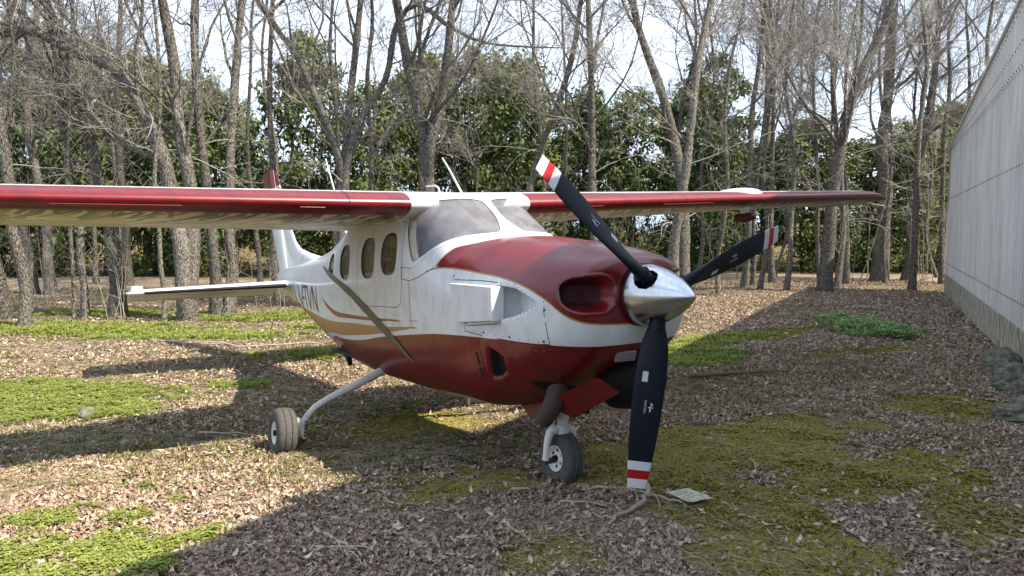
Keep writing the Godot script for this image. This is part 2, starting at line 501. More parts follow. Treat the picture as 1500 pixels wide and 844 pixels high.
func hangar() -> void:
	var h := base("hangar", wall_point(0, 0, 0), "grey ribbed metal hangar on a stained concrete plinth", "hangar")
	var o := wall_point(0, 0, 0)
	var near_s := -33.06
	# sheets
	var wdt := 1.02
	var cols := int(ceil((END_S - near_s) / wdt))
	for k in cols:
		var s1 := END_S - k * wdt
		var s0 := s1 - wdt
		for row in 2:
			var m := MB.new()
			var y0 := 0.44 if row == 0 else 3.66
			var lift := 0.0 if row == 0 else 0.012
			var ribs := 5
			var prof: Array[Vector2] = []
			for r in ribs:
				var p := wdt / ribs
				var a := s1 - r * p
				prof.append_array([Vector2(a, 0.0), Vector2(a - p * 0.56, 0.0), Vector2(a - p * 0.64, 0.028), Vector2(a - p * 0.92, 0.028)])
			prof.append(Vector2(s0 - 0.03, 0.003))
			for i in prof.size() - 1:
				var a := prof[i]
				var b := prof[i + 1]
				var ya := 3.70 if row == 0 else gable_y(a.x)
				var yb := 3.70 if row == 0 else gable_y(b.x)
				m.quad(wall_point(a.x, y0, a.y + lift) - o, wall_point(b.x, y0, b.y + lift) - o, wall_point(b.x, yb, b.y + lift) - o, wall_point(a.x, ya, a.y + lift) - o, WALL_OUT)
			part("wall_sheet", m, M["sheet%d" % ((k * 7 + row * 3 + k * k) % 3)], h)
	# plinth
	var pw := 1.18
	for k in int((END_S - near_s) / pw):
		var s1 := END_S - 0.02 - k * pw
		var m := MB.new()
		var jut := 0.035 + 0.008 * sin(k * 2.7)
		var c := (wall_point(s1 - pw * 0.5, 0.44 * 0.5 - 0.2, jut - 0.15) - o)
		m.box(c, Vector3(pw - 0.03, 0.84 + 0.006 * sin(k * 1.3), 0.30), Basis(WALL_ALONG, Vector3.UP, WALL_OUT * -1.0) if WALL_ALONG.cross(Vector3.UP).dot(-WALL_OUT) > 0 else Basis(WALL_ALONG, Vector3.UP, WALL_OUT))
		part("concrete_panel", m, M.concrete, h)
	# plain body behind the sheets
	var body := MB.new()
	var deep := -16.0
	for pair in [[END_S - 0.01, RIDGE_S], [RIDGE_S, near_s]]:
		var a: float = pair[0]
		var b: float = pair[1]
		body.quad(wall_point(a, -0.3, deep) - o, wall_point(b, -0.3, deep) - o, wall_point(b, gable_y(b), deep) - o, wall_point(a, gable_y(a), deep) - o)
		body.quad(wall_point(a, -0.3, -0.1) - o, wall_point(b, -0.3, -0.1) - o, wall_point(b, gable_y(b) - 0.06, -0.1) - o, wall_point(a, gable_y(a) - 0.06, -0.1) - o)
	for s in [END_S - 0.01, near_s]:
		body.quad(wall_point(s, -0.3, -0.02) - o, wall_point(s, -0.3, deep) - o, wall_point(s, gable_y(s) - 0.05, deep) - o, wall_point(s, gable_y(s) - 0.05, -0.02) - o)
	part("wall", body, M.sheet1, h)
	for pair in [[END_S + 0.06, RIDGE_S], [RIDGE_S, near_s - 0.06]]:
		var a: float = pair[0]
		var b: float = pair[1]
		var roof := MB.new()
		for t in [0.0, 0.05]:
			roof.quad(wall_point(a, gable_y(a) + 0.01 + t, 0.07) - o, wall_point(b, gable_y(b) + 0.01 + t, 0.07) - o, wall_point(b, gable_y(b) + 0.01 + t, deep) - o, wall_point(a, gable_y(a) + 0.01 + t, deep) - o)
		roof.quad(wall_point(a, gable_y(a) + 0.01, 0.07) - o, wall_point(b, gable_y(b) + 0.01, 0.07) - o, wall_point(b, gable_y(b) + 0.06, 0.07) - o, wall_point(a, gable_y(a) + 0.06, 0.07) - o)
		part("roof", roof, M.sheet0, h)
	# corner flashing
	var fl := MB.new()
	fl.quad(wall_point(END_S + 0.03, 0.43, 0.05) - o, wall_point(END_S - 0.09, 0.43, 0.05) - o, wall_point(END_S - 0.09, 3.77, 0.05) - o, wall_point(END_S + 0.03, 3.77, 0.05) - o)
	fl.quad(wall_point(END_S + 0.03, 0.43, 0.05) - o, wall_point(END_S + 0.03, 0.43, -0.12) - o, wall_point(END_S + 0.03, 3.77, -0.12) - o, wall_point(END_S + 0.03, 3.77, 0.05) - o)
	part("corner_flashing", fl, M.sheet2, h)
	# screws along the rails
	var sc := MB.new()
	var bas := Basis(WALL_OUT, Vector3.UP, WALL_OUT.cross(Vector3.UP))
	for line in 5:
		var s := END_S - 0.159
		while s > -6.0:
			var y: float = [0.73, 2.42, 3.69, 3.76, 0.0][line]
			var lift := 0.030
			if line == 3: y = 3.70 + 0.026 * (END_S - s)
			if line == 4: y = gable_y(s) - 0.11
			if y > 3.67: lift = 0.042
			var prof := PackedVector2Array([Vector2(0.0, 0.012), Vector2(0.007, 0.011), Vector2(0.011, 0.0)])
			sc.lathe(wall_point(s, y, lift) - o, bas, prof, 5)
			s -= 0.204
	tag(part("screw", sc, M.screw, h), "", "", "", "stuff")

# ---------------------------------------------------------------- evergreens
func leaf_quad(m: MB, p: Vector3, dir: Vector3, nn: Vector3, ln: float, wd: float) -> void:
	# a leaf of two faces folded along its midrib
	var side := dir.cross(nn).normalized() * wd * 0.5
	var tip := p + dir * ln
	var mid := p + dir * ln * 0.45 - nn * wd * 0.12
	var b := m.v.size()
	m.v.append(p); m.v.append(mid + side + nn * wd * 0.2); m.v.append(tip); m.v.append(mid - side + nn * wd * 0.2)
	for i in 4:
		m.n.append(nn); m.c.append(m.col)
	m.ix.append(b); m.ix.append(b + 2); m.ix.append(b + 1)
	m.ix.append(b); m.ix.append(b + 3); m.ix.append(b + 2)

func crown(seed_: int, rad: float, y0: float, y1: float, clumps: int, per: int, size: float, tone: Color) -> MB:
	var r := RandomNumberGenerator.new()
	r.seed = seed_
	var m := MB.new()
	m.colored = true
	for k in clumps:
		var h := r.randf()
		var a := r.randf() * TAU
		var prof := sqrt(maxf(0.0, 1.0 - pow(absf(h - 0.42) / 0.62, 2.2)))
		var rr := rad * prof * sqrt(r.randf()) * r.randf_range(0.75, 1.12)
		var c := Vector3(cos(a) * rr, lerpf(y0, y1, h), sin(a) * rr)
		var cr := r.randf_range(0.22, 0.52)
		var shade := r.randf_range(0.7, 1.35)
		var yel := r.randf()
		for i in per:
			var d := Vector3(r.randfn(), r.randfn() * 0.8, r.randfn())
			var p := c + d * cr * 0.55
			var out := (d.normalized() + Vector3(0, 0.5, 0) + Vector3(r.randfn(), r.randfn(), r.randfn()) * 0.55).normalized()
			var dir := out.cross(Vector3(r.randfn(), r.randfn(), r.randfn())).normalized()
			var t := tone * (shade * r.randf_range(0.75, 1.3))
			t = t.lerp(Color(0.13, 0.14, 0.03), 0.4 * yel * yel)
			t.a = 1.0
			m.col = t
			leaf_quad(m, p, (dir + Vector3(0, -0.3, 0)).normalized(), out, size * r.randf_range(0.7, 1.25), size * 0.5)
	return m

func stem_of(seed_: int, h: float, r0: float) -> MB:
	var r := RandomNumberGenerator.new()
	r.seed = seed_
	var m := MB.new()
	m.colored = true
	m.col = Color(0.17, 0.15, 0.125)
	for k in 3:
		var p := PackedVector3Array()
		var q := PackedFloat32Array()
		var at := Vector3(r.randfn() * 0.12, -0.1, r.randfn() * 0.12)
		var d := Vector3(r.randfn() * 0.09, 1, r.randfn() * 0.09)
		for i in 9:
			p.append(at); q.append(r0 * (1.0 if k == 0 else 0.6) * (1.0 - 0.085 * i))
			at += d * h / 8.0
			d += Vector3(r.randfn(), 0, r.randfn()) * 0.06
		m.tube(p, q, 6)
	return m

func evergreens() -> void:
	var meshes := []
	var stems := []
	for k in 5:
		var tone: Color = [Color(0.092, 0.128, 0.046), Color(0.112, 0.150, 0.052), Color(0.075, 0.112, 0.046), Color(0.140, 0.160, 0.058), Color(0.100, 0.136, 0.060)][k]
		meshes.append(mesh_of([crown(100 + k, 2.05, [0.35, 1.1, 0.6, 1.3, 0.9][k], 7.3, 150, 74, 0.20, tone)], [M.leaf]))
		stems.append(mesh_of([stem_of(200 + k, 6.2, 0.13)], [M.bark]))
	var places := []
	var x := -37.0
	var i := 0
	while x < 24.0:
		var top := 9.0
		if x > -11.4 and x < -9.2: top = 5.2
		elif x >= -9.2 and x < -6.9: top = 8.6
		elif x >= -6.9 and x < -4.0: top = 6.6
		elif x >= -4.0 and x < 1.0: top = 9.2
		elif x >= 1.0 and x < 8.0: top = 7.2
		elif x >= 8.0: top = 5.9
		top *= rng.randf_range(0.90, 1.26)
		places.append([x + rng.randf_range(-0.4, 0.4), -29.0 - rng.randf_range(0.0, 2.2), top, true])
		if i % 2 == 0:
			places.append([x + 1.2, -34.5 - rng.randf_range(0.0, 3.0), top * 0.98, false])
		x += rng.randf_range(1.9, 2.5)
		i += 1
	var n := 0
	var in_rank := [0, 0]
	for k in range(places.size() - 1, -1, -1):
		var f: int = 0 if places[k][3] else 1
		in_rank[f] += 1
		places[k].append(in_rank[f])
	for q in places:
		var o := base("evergreen_tree", Vector3(q[0], ground_y(q[0], q[1]), q[1]), "%s evergreen, %s from the hangar end of the %s rank beyond the road" % [["slim dark", "full dark", "dense", "yellowish", "loose"][n % 5], ordinal(q[4]), "front" if q[3] else "rear"], "tree", "evergreen trees in the belt beyond the dirt road")
		var k: float = q[2] / 7.6
		var c := obj("crown", meshes[n % 5], o)
		c.scale = Vector3(rng.randf_range(0.85, 1.1), k, rng.randf_range(0.85, 1.1))
		c.rotation.y = rng.randf() * TAU
		var t := obj("trunk", stems[(n + 2) % 5], o)
		t.scale = Vector3(1, k, 1)
		t.rotation.y = rng.randf() * TAU
		n += 1
	# low dark shrubs at the edge of the road
	var bush := []
	for k in 3:
		bush.append(mesh_of([crown(300 + k, 0.85, 0.05, 1.35, 26, 46, 0.12, [Color(0.05, 0.075, 0.022), Color(0.065, 0.085, 0.03), Color(0.04, 0.06, 0.022)][k])], [M.leaf]))
	for k in 36:
		var sx := -32.0 + k * 1.5 + rng.randf_range(-0.5, 0.5)
		var sz := -28.0 - rng.randf_range(0.0, 1.3)
		var s := obj("shrub", bush[k % 3])
		s.position = Vector3(sx, ground_y(sx, sz), sz)
		var w := rng.randf_range(0.7, 1.35)
		s.scale = Vector3(w, w * rng.randf_range(0.7, 1.2), w)
		s.rotation.y = rng.randf() * TAU
		tag(s, "%s shrub, %s from the hangar end along the far road edge" % [["low dark", "grey green", "bushy"][k % 3], ordinal(36 - k)], "shrub", "shrubs along the far edge of the road")

func ordinal(k: int) -> String:
	var ones := ["", "first", "second", "third", "fourth", "fifth", "sixth", "seventh", "eighth", "ninth", "tenth", "eleventh", "twelfth", "thirteenth", "fourteenth", "fifteenth", "sixteenth", "seventeenth", "eighteenth", "nineteenth"]
	if k < 20: return ones[k]
	var tens := ["", "", "twent", "thirt", "fort"]
	return tens[k / 10] + ("ieth" if k % 10 == 0 else "y-" + ones[k % 10])

# ---------------------------------------------------------------- bare trees
func smooth_path(pts: Array, z: float, wob: float, r: RandomNumberGenerator) -> PackedVector3Array:
	var p := PackedVector3Array()
	var zs := PackedFloat32Array()
	var dz := 0.0
	for i in pts.size():
		zs.append(z + dz)
		dz += r.randfn() * wob
	for i in pts.size() - 1:
		var a := Vector3(pts[i].x, pts[i].y, zs[i])
		var b := Vector3(pts[i + 1].x, pts[i + 1].y, zs[i + 1])
		var a0 := a if i == 0 else Vector3(pts[i - 1].x, pts[i - 1].y, zs[i - 1])
		var b1 := b if i + 2 >= pts.size() else Vector3(pts[i + 2].x, pts[i + 2].y, zs[i + 2])
		var m := maxi(2, int(a.distance_to(b) / 0.28))
		for k in m:
			p.append(a.cubic_interpolate(b, a0, b1, float(k) / m))
	p.append(Vector3(pts[-1].x, pts[-1].y, zs[-1]))
	return p

func wander(at: Vector3, dir: Vector3, ln: float, segs: int, rise: float, wild: float, r: RandomNumberGenerator) -> PackedVector3Array:
	var p := PackedVector3Array([at])
	var d := dir
	for i in segs:
		d = (d + Vector3(r.randfn(), r.randfn() * 0.8, r.randfn()) * wild + Vector3(0, rise, 0)).normalized()
		at += d * (ln / segs)
		p.append(at)
	return p

func taper(n: int, r0: float, r1: float) -> PackedFloat32Array:
	var q := PackedFloat32Array()
	for i in n:
		q.append(lerpf(r0, r1, float(i) / (n - 1)))
	return q

func side_dir(t: Vector3, spread: float, r: RandomNumberGenerator) -> Vector3:
	var u := t.cross(Vector3(r.randfn(), r.randfn(), r.randfn())).normalized()
	return (t * cos(spread) + u * sin(spread)).normalized()

func twigs(m: MB, p: PackedVector3Array, count: int, ln: float, rad: float, depth: int, r: RandomNumberGenerator) -> void:
	for k in count:
		var i := r.randi_range(int(p.size() * 0.25), p.size() - 2)
		var t := (p[i + 1] - p[i]).normalized()
		var q := wander(p[i].lerp(p[i + 1], r.randf()), side_dir(t, r.randf_range(0.5, 1.2), r), ln * r.randf_range(0.55, 1.35), 4 if depth > 0 else 2, 0.05, 0.24, r)
		m.tube(q, taper(q.size(), rad, rad * 0.45), 3, false)
		if depth > 0:
			twigs(m, q, 3, ln * 0.5, rad * 0.62, depth - 1, r)

func bare_tree(spec: Array, n: int) -> void:
	var label: String = spec[0]
	var d: float = spec[1]
	var r0: float = spec[2] * 0.80
	var stems_: Array = spec[3]
	var low: int = spec[4]
	var foot := Vector3(stems_[0][0].x, ground_y(stems_[0][0].x, -d) - 0.04, -d)
	var o := base("bare_tree", foot, label, "tree", "bare trees between the aircraft and the dirt road")
	var made := tree_meshes(stems_, d, foot, r0, low, 1000 + n * 17)
	obj("trunk", made[0], o)
	obj("crown", made[1], o)

func tree_meshes(stems_: Array, d: float, foot: Vector3, r0: float, low: int, seed_: int) -> Array:
	var n := seed_ % 100
	var r := RandomNumberGenerator.new()
	r.seed = seed_
	var trunk := MB.new()
	var tw := MB.new()
	trunk.colored = true
	tw.colored = true
	var g := r.randf_range(0.85, 1.12)
	var tint := Color(0.36 * g, 0.342 * g, 0.32 * g)
	trunk.col = tint
	var light := Color(0.295, 0.275, 0.25)
	for si in stems_.size():
		var path: Array = stems_[si].duplicate()
		path[0] = Vector2(path[0].x, foot.y)
		var last: Vector2 = path[-1]
		var dir2: Vector2 = (last - path[-2]).normalized()
		if last.y > 3.5 and absf(dir2.y) > 0.4:
			path.append(last + dir2 * 1.5 + Vector2(r.randfn() * 0.3, 0.4))
			path.append(last + dir2 * 2.8 + Vector2(r.randfn() * 0.6, 1.0))
		var p := smooth_path(path, -d, 0.10 + (0.1 if si else 0.0), r)
		var rad := PackedFloat32Array()
		var run := 0.0
		for i in p.size():
			p[i] -= foot
			if i: run += p[i].distance_to(p[i - 1])
			var k := clampf(1.0 - run * 0.062, 0.22, 1.0)
			if si > 0 and i > p.size() * 0.7: k *= lerpf(1.0, 0.25, (i - p.size() * 0.7) / (p.size() * 0.3))
			var knot := 1.0 + 0.05 * sin(run * 3.1 + n) + 0.04 * r.randfn()
			rad.append(r0 * (1.0 if si == 0 else 0.9) * k * knot + r0 * 0.42 * exp(-run / 0.25))
		trunk.tube(p, rad, 10 if r0 > 0.1 else 7)
		# limbs
		var limbs := int(clampf(4 + r0 * 30.0, 5, 10)) + (2 if foot.x > -5.0 and foot != Vector3.ZERO else (-1 if foot.x < -5.0 else 0))
		for k in limbs:
			var i := clampi(int(p.size() * r.randf_range(0.30, 0.97)), 2, p.size() - 2)
			if p[i].y < 2.3: i = mini(i + 5, p.size() - 2)
			var t := (p[i + 1] - p[i]).normalized()
			var ln := r.randf_range(1.8, 5.2) * (0.75 + r0 * 1.4)
			var lr := rad[i] * r.randf_range(0.28, 0.5)
			var limb := wander(p[i], side_dir(t, r.randf_range(0.5, 1.05), r), ln, 9, 0.09, 0.15, r)
			trunk.tube(limb, taper(limb.size(), lr, maxf(lr * 0.28, 0.008)), 6, false)
			tw.col = light * r.randf_range(0.8, 1.15)
			for b in 8:
				var j := r.randi_range(2, limb.size() - 2)
				var bt := (limb[j + 1] - limb[j]).normalized()
				var br := wander(limb[j], side_dir(bt, r.randf_range(0.4, 1.0), r), r.randf_range(0.8, 2.0), 7, 0.06, 0.2, r)
				var brr := maxf(lr * 0.32, 0.009)
				tw.tube(br, taper(br.size(), brr, 0.005), 4, false)
				twigs(tw, br, 8, 0.68, 0.0058, 1, r)
	# long thin shoots low on the trunk
	for k in int(low * 0.4):
		var p0 := Vector3(stems_[0][2].x, 0, -d) - Vector3(foot.x, 0, foot.z)
		p0.y = r.randf_range(1.7, 4.6)
		var path0: Array = stems_[0]
		for i in path0.size() - 1:
			if path0[i].y <= p0.y and path0[i + 1].y > p0.y:
				p0.x = lerpf(path0[i].x, path0[i + 1].x, (p0.y - path0[i].y) / (path0[i + 1].y - path0[i].y)) - foot.x
		p0.y -= foot.y
		var a := r.randf() * TAU
		var q := wander(p0, Vector3(cos(a), r.randf_range(-0.1, 0.7), sin(a)).normalized(), r.randf_range(1.0, 2.7), 9, r.randf_range(-0.10, 0.03), 0.16, r)
		tw.col = Color(0.36, 0.335, 0.30) * r.randf_range(0.7, 1.15)
		tw.tube(q, taper(q.size(), r.randf_range(0.009, 0.017), 0.004), 4, false)
		twigs(tw, q, 6, 0.6, 0.005, 1, r)
	return [mesh_of([trunk], [M.bark]), mesh_of([tw], [M.twig])]

func bare_trees() -> void:
	var list := [
		["grey bare trunk that leaves the picture under the outer near wing", 14.96, 0.170, [[Vector2(-10.57, -0.25), Vector2(-10.60, 0.72), Vector2(-10.69, 1.71), Vector2(-10.78, 3.10), Vector2(-10.93, 5.16), Vector2(-11.04, 6.76)]], 10],
		["mottled trunk with yellow green sprouts at its foot, nearest the camera", 13.69, 0.143, [[Vector2(-9.32, -0.25), Vector2(-9.36, 0.41), Vector2(-9.41, 1.06), Vector2(-9.48, 1.64), Vector2(-9.50, 2.98), Vector2(-9.53, 4.36), Vector2(-9.52, 5.84)]], 16],
		["leaning bare tree on the road side of the sprouting trunk", 20.90, 0.188, [[Vector2(-13.93, -0.25), Vector2(-14.00, 0.76), Vector2(-14.18, 1.65), Vector2(-14.27, 2.92), Vector2(-14.41, 4.66), Vector2(-14.24, 6.94)]], 8],
		["slanting bare tree between the sprouting trunk and the thin pair", 20.67, 0.186, [[Vector2(-13.25, -0.25), Vector2(-13.34, 0.77), Vector2(-13.45, 1.65), Vector2(-13.71, 3.29), Vector2(-13.86, 4.81), Vector2(-13.54, 7.25)]], 10],
		["very thin bare tree of the thin pair before the slanting trunk", 14.41, 0.055, [[Vector2(-8.81, -0.25), Vector2(-8.84, 0.34), Vector2(-8.84, 1.16), Vector2(-8.83, 1.71), Vector2(-8.83, 2.78), Vector2(-8.65, 4.11)]], 8],
		["slender straight bare tree, thicker one of the thin pair", 15.31, 0.101, [[Vector2(-9.13, -0.25), Vector2(-9.13, 0.41), Vector2(-9.16, 1.13), Vector2(-9.18, 1.64), Vector2(-9.31, 2.57), Vector2(-9.40, 3.56), Vector2(-9.45, 4.96)]], 12],
		["stout bare tree beside the stabilizer tip, its top leaning back over the near wing", 15.56, 0.199, [[Vector2(-8.56, -0.25), Vector2(-8.59, 0.39), Vector2(-8.68, 1.13), Vector2(-8.74, 1.64), Vector2(-8.81, 2.80), Vector2(-9.06, 4.02), Vector2(-9.36, 5.16), Vector2(-9.66, 6.42), Vector2(-9.83, 7.25)]], 13],
		["dark bare trunk by the road, just behind the stabilizer tip", 24.27, 0.195, [[Vector2(-12.94, -0.25), Vector2(-12.91, 0.85), Vector2(-12.92, 1.77), Vector2(-12.96, 3.58), Vector2(-12.92, 6.48)]], 6],
		["thin young tree standing before the stabilizer, between the stout and the forked trunk", 14.41, 0.061, [[Vector2(-7.00, -0.25), Vector2(-7.02, 0.34), Vector2(-7.04, 0.89), Vector2(-7.05, 1.57), Vector2(-7.08, 2.65), Vector2(-6.94, 3.98)]], 8],
		["thick forked tree behind the stabilizer with a long limb bent level", 14.73, 0.223, [[Vector2(-6.65, -0.25), Vector2(-6.65, 0.31), Vector2(-6.70, 0.80), Vector2(-6.71, 1.29), Vector2(-6.83, 1.64), Vector2(-7.01, 2.74), Vector2(-7.09, 3.22), Vector2(-7.47, 4.16), Vector2(-7.98, 4.87), Vector2(-8.59, 5.10), Vector2(-9.18, 5.39), Vector2(-9.72, 5.61), Vector2(-10.19, 5.58), Vector2(-10.75, 5.37)], [Vector2(-6.65, -0.25), Vector2(-6.63, 0.31), Vector2(-6.61, 0.80), Vector2(-6.58, 1.43), Vector2(-6.58, 2.12), Vector2(-6.65, 2.94), Vector2(-6.80, 3.76), Vector2(-6.92, 4.83), Vector2(-6.98, 6.16), Vector2(-6.99, 6.95)]], 16],
		["rough bare trunk directly beside the forked tree", 15.68, 0.163, [[Vector2(-6.45, -0.25), Vector2(-6.47, 0.53), Vector2(-6.46, 1.27), Vector2(-6.50, 1.86), Vector2(-6.61, 3.03), Vector2(-6.68, 4.33), Vector2(-6.72, 5.61), Vector2(-6.70, 7.01)]], 12],
		["upright bare trunk beside the rough trunk, nearer the fin", 15.68, 0.156, [[Vector2(-6.21, -0.25), Vector2(-6.15, 0.68), Vector2(-6.14, 1.49), Vector2(-6.15, 2.30), Vector2(-6.10, 3.32), Vector2(-6.02, 4.47), Vector2(-5.87, 5.61), Vector2(-5.73, 6.87)]], 12],
		["straight pole-like bare tree just behind the tail fin top", 17.84, 0.118, [[Vector2(-5.82, -0.25), Vector2(-5.83, 0.72), Vector2(-5.81, 1.56), Vector2(-5.77, 2.73), Vector2(-5.79, 4.21), Vector2(-5.78, 5.68), Vector2(-5.73, 7.44)]], 9],
		["bent thin trunk by the road before the fin", 23.68, 0.112, [[Vector2(-8.29, -0.25), Vector2(-8.29, 0.42), Vector2(-8.36, 1.43), Vector2(-8.42, 2.43), Vector2(-8.52, 4.19), Vector2(-8.29, 6.79)]], 6],
		["bare tree rising behind the wing root with two spreading boughs", 17.00, 0.161, [[Vector2(-3.98, -0.25), Vector2(-3.96, 1.56), Vector2(-3.96, 2.68), Vector2(-3.95, 3.78), Vector2(-3.90, 4.71), Vector2(-3.77, 5.64), Vector2(-3.63, 6.86), Vector2(-3.52, 7.47)], [Vector2(-3.96, -0.25), Vector2(-3.96, 1.56), Vector2(-3.95, 2.60), Vector2(-4.10, 3.40), Vector2(-4.50, 4.60), Vector2(-5.00, 5.60), Vector2(-5.60, 6.40), Vector2(-6.20, 7.30)], [Vector2(-3.96, -0.25), Vector2(-3.96, 1.56), Vector2(-3.90, 3.00), Vector2(-3.55, 4.20), Vector2(-3.00, 5.20), Vector2(-2.70, 6.40), Vector2(-2.20, 6.90), Vector2(-1.60, 6.50)]], 14],
		["slim bare tree between the wing root tree and the twin stemmed tree", 19.00, 0.108, [[Vector2(-3.69, -0.25), Vector2(-3.67, 1.56), Vector2(-3.65, 2.80), Vector2(-3.67, 4.03), Vector2(-3.70, 5.42), Vector2(-3.57, 7.14)]], 10],
		["twin stemmed bare tree rising behind the windshield top", 17.00, 0.217, [[Vector2(-1.87, -0.25), Vector2(-1.88, 1.40), Vector2(-1.91, 2.68), Vector2(-1.97, 3.54), Vector2(-2.18, 4.56), Vector2(-2.36, 5.48), Vector2(-2.58, 6.86), Vector2(-2.72, 7.77)], [Vector2(-1.91, -0.25), Vector2(-1.89, 1.40), Vector2(-1.92, 2.53), Vector2(-1.83, 3.50), Vector2(-1.61, 4.45), Vector2(-1.44, 5.55), Vector2(-1.30, 6.95), Vector2(-1.19, 7.72)]], 18],
		["slanting bare tree behind the tip of the raised blade", 18.50, 0.140, [[Vector2(0.35, -0.12), Vector2(0.42, 1.73), Vector2(0.49, 2.77), Vector2(0.78, 3.80), Vector2(1.17, 4.82), Vector2(1.51, 5.99), Vector2(1.70, 7.32), Vector2(1.86, 8.15)]], 14],
		["straight grey bare tree over the red engine cowl", 18.00, 0.153, [[Vector2(2.08, -0.12), Vector2(2.04, 1.39), Vector2(1.99, 2.57), Vector2(1.97, 3.74), Vector2(1.94, 4.89), Vector2(1.90, 6.20), Vector2(1.82, 7.65)]], 12],
		["bare tree behind the spinner, bending away as it rises", 17.50, 0.166, [[Vector2(3.99, -0.12), Vector2(3.92, 1.07), Vector2(3.99, 1.89), Vector2(4.15, 3.03), Vector2(4.27, 4.16), Vector2(4.35, 5.28), Vector2(4.58, 6.39), Vector2(4.81, 7.64)]], 12],
		["dark bare tree close behind the spinner, leaning back at the top", 18.50, 0.210, [[Vector2(4.44, -0.12), Vector2(4.42, 1.03), Vector2(4.41, 1.91), Vector2(4.34, 2.94), Vector2(4.14, 4.14), Vector2(3.86, 5.15), Vector2(3.42, 6.33), Vector2(3.15, 7.32)]], 12],
		["thin bare tree just beyond the spinner tip", 19.23, 0.082, [[Vector2(5.53, -0.12), Vector2(5.55, 0.83), Vector2(5.62, 1.74), Vector2(5.70, 2.99), Vector2(5.59, 4.41), Vector2(5.73, 5.99)]], 7],
		["thicker of the close pair of trunks behind the level blade", 21.01, 0.129, [[Vector2(6.78, -0.12), Vector2(6.81, 0.96), Vector2(6.78, 2.14), Vector2(6.80, 3.51), Vector2(6.81, 4.87), Vector2(7.00, 6.40), Vector2(7.15, 8.10)]], 9],
		["thinner of the close pair of trunks behind the level blade", 22.03, 0.094, [[Vector2(7.36, -0.12), Vector2(7.39, 0.92), Vector2(7.34, 2.17), Vector2(7.42, 3.60), Vector2(7.62, 5.23), Vector2(7.73, 7.23)]], 6],
		["broad dark trunk across the road behind the level blade", 31.01, 0.323, [[Vector2(10.93, -0.12), Vector2(10.92, 1.23), Vector2(10.89, 3.26), Vector2(10.88, 5.56), Vector2(10.92, 8.39)]], 3],
		["slim bare tree beyond the striped tip of the level blade", 20.05, 0.095, [[Vector2(7.65, -0.06), Vector2(7.70, 0.80), Vector2(7.77, 1.74), Vector2(7.79, 2.87), Vector2(7.73, 4.17), Vector2(7.54, 5.45), Vector2(7.58, 7.08)]], 8],
		["stout leaning bare tree behind the outer far wing", 19.60, 0.232, [[Vector2(8.52, -0.06), Vector2(8.55, 0.81), Vector2(8.57, 1.74), Vector2(8.61, 2.84), Vector2(8.72, 3.75), Vector2(8.94, 4.83), Vector2(9.30, 5.90), Vector2(9.76, 6.96), Vector2(10.08, 8.01)]], 16],
		["middling bare tree between the two stout trunks at the far wing", 22.34, 0.148, [[Vector2(10.37, -0.06), Vector2(10.35, 0.91), Vector2(10.27, 1.97), Vector2(10.18, 3.22), Vector2(9.97, 4.46), Vector2(9.78, 6.09), Vector2(9.77, 8.11)]], 9],
		["thin bare tree tucked behind the stout leaning tree", 22.93, 0.098, [[Vector2(9.83, -0.06), Vector2(9.74, 1.33), Vector2(9.67, 2.83), Vector2(9.56, 4.53), Vector2(9.35, 6.42), Vector2(9.39, 8.28)]], 6],
		["thickest bare tree with flared roots, behind the far wing tip", 23.54, 0.312, [[Vector2(12.01, -0.06), Vector2(12.08, 0.88), Vector2(12.13, 1.98), Vector2(12.06, 3.08), Vector2(11.88, 4.17), Vector2(11.93, 5.69), Vector2(11.98, 7.19), Vector2(12.01, 8.88), Vector2(12.09, 9.72)]], 16],
		["leaning bare tree with a wide foot, nearest the hangar wall", 23.86, 0.226, [[Vector2(13.12, -0.06), Vector2(13.22, 0.87), Vector2(13.28, 1.99), Vector2(13.33, 3.33), Vector2(13.43, 4.65), Vector2(13.57, 5.96), Vector2(13.76, 7.48), Vector2(13.81, 9.19)]], 14],
		["narrow bare tree at the hangar corner", 22.34, 0.106, [[Vector2(13.35, -0.06), Vector2(13.35, 1.34), Vector2(13.39, 2.80), Vector2(13.26, 4.46), Vector2(13.31, 6.09)]], 7],
	]
	for i in list.size():
		bare_tree(list[i], i)
	# slim trees standing farther back between them: four made once, then copied
	var slim := []
	for k in 4:
		var h := 9.5
		var r := RandomNumberGenerator.new()
		r.seed = 4000 + k
		var pts := []
		var x := 0.0
		for i in 7:
			pts.append(Vector2(x, h * i / 6.0 - 0.05))
			x += r.randfn() * 0.16
		slim.append(tree_meshes([pts], 0.0, Vector3.ZERO, [0.075, 0.095, 0.065, 0.085][k], 12, 4000 + k))
	var where := [-24.5, -22.0, -20.3, -18.6, -16.8, -14.6, -11.7, -7.6, -4.7, -2.9, -0.9, 0.9, 1.6, 2.9, 4.9, 6.2, 7.0, 8.2, 9.1, 9.6, 10.4, 11.0, 11.5, 12.6, 13.6, 14.2, 15.0, 16.0]
	for i in where.size():
		var x: float = where[i]
		var z: float = -19.6 - fmod(i * 2.37, 6.2)
		var k := i % 4
		var o := base("slim_tree", Vector3(x, ground_y(x, z), z), "%s slim bare tree farther back, %s from the hangar end" % [["plain", "thicker", "very thin", "crooked"][k], ordinal(where.size() - i)], "tree", "slim bare trees farther back")
		o.rotation.y = i * 1.9
		o.scale = Vector3.ONE * (0.9 + 0.05 * (i % 5))
		obj("trunk", slim[k][0], o)
		obj("crown", slim[k][1], o)
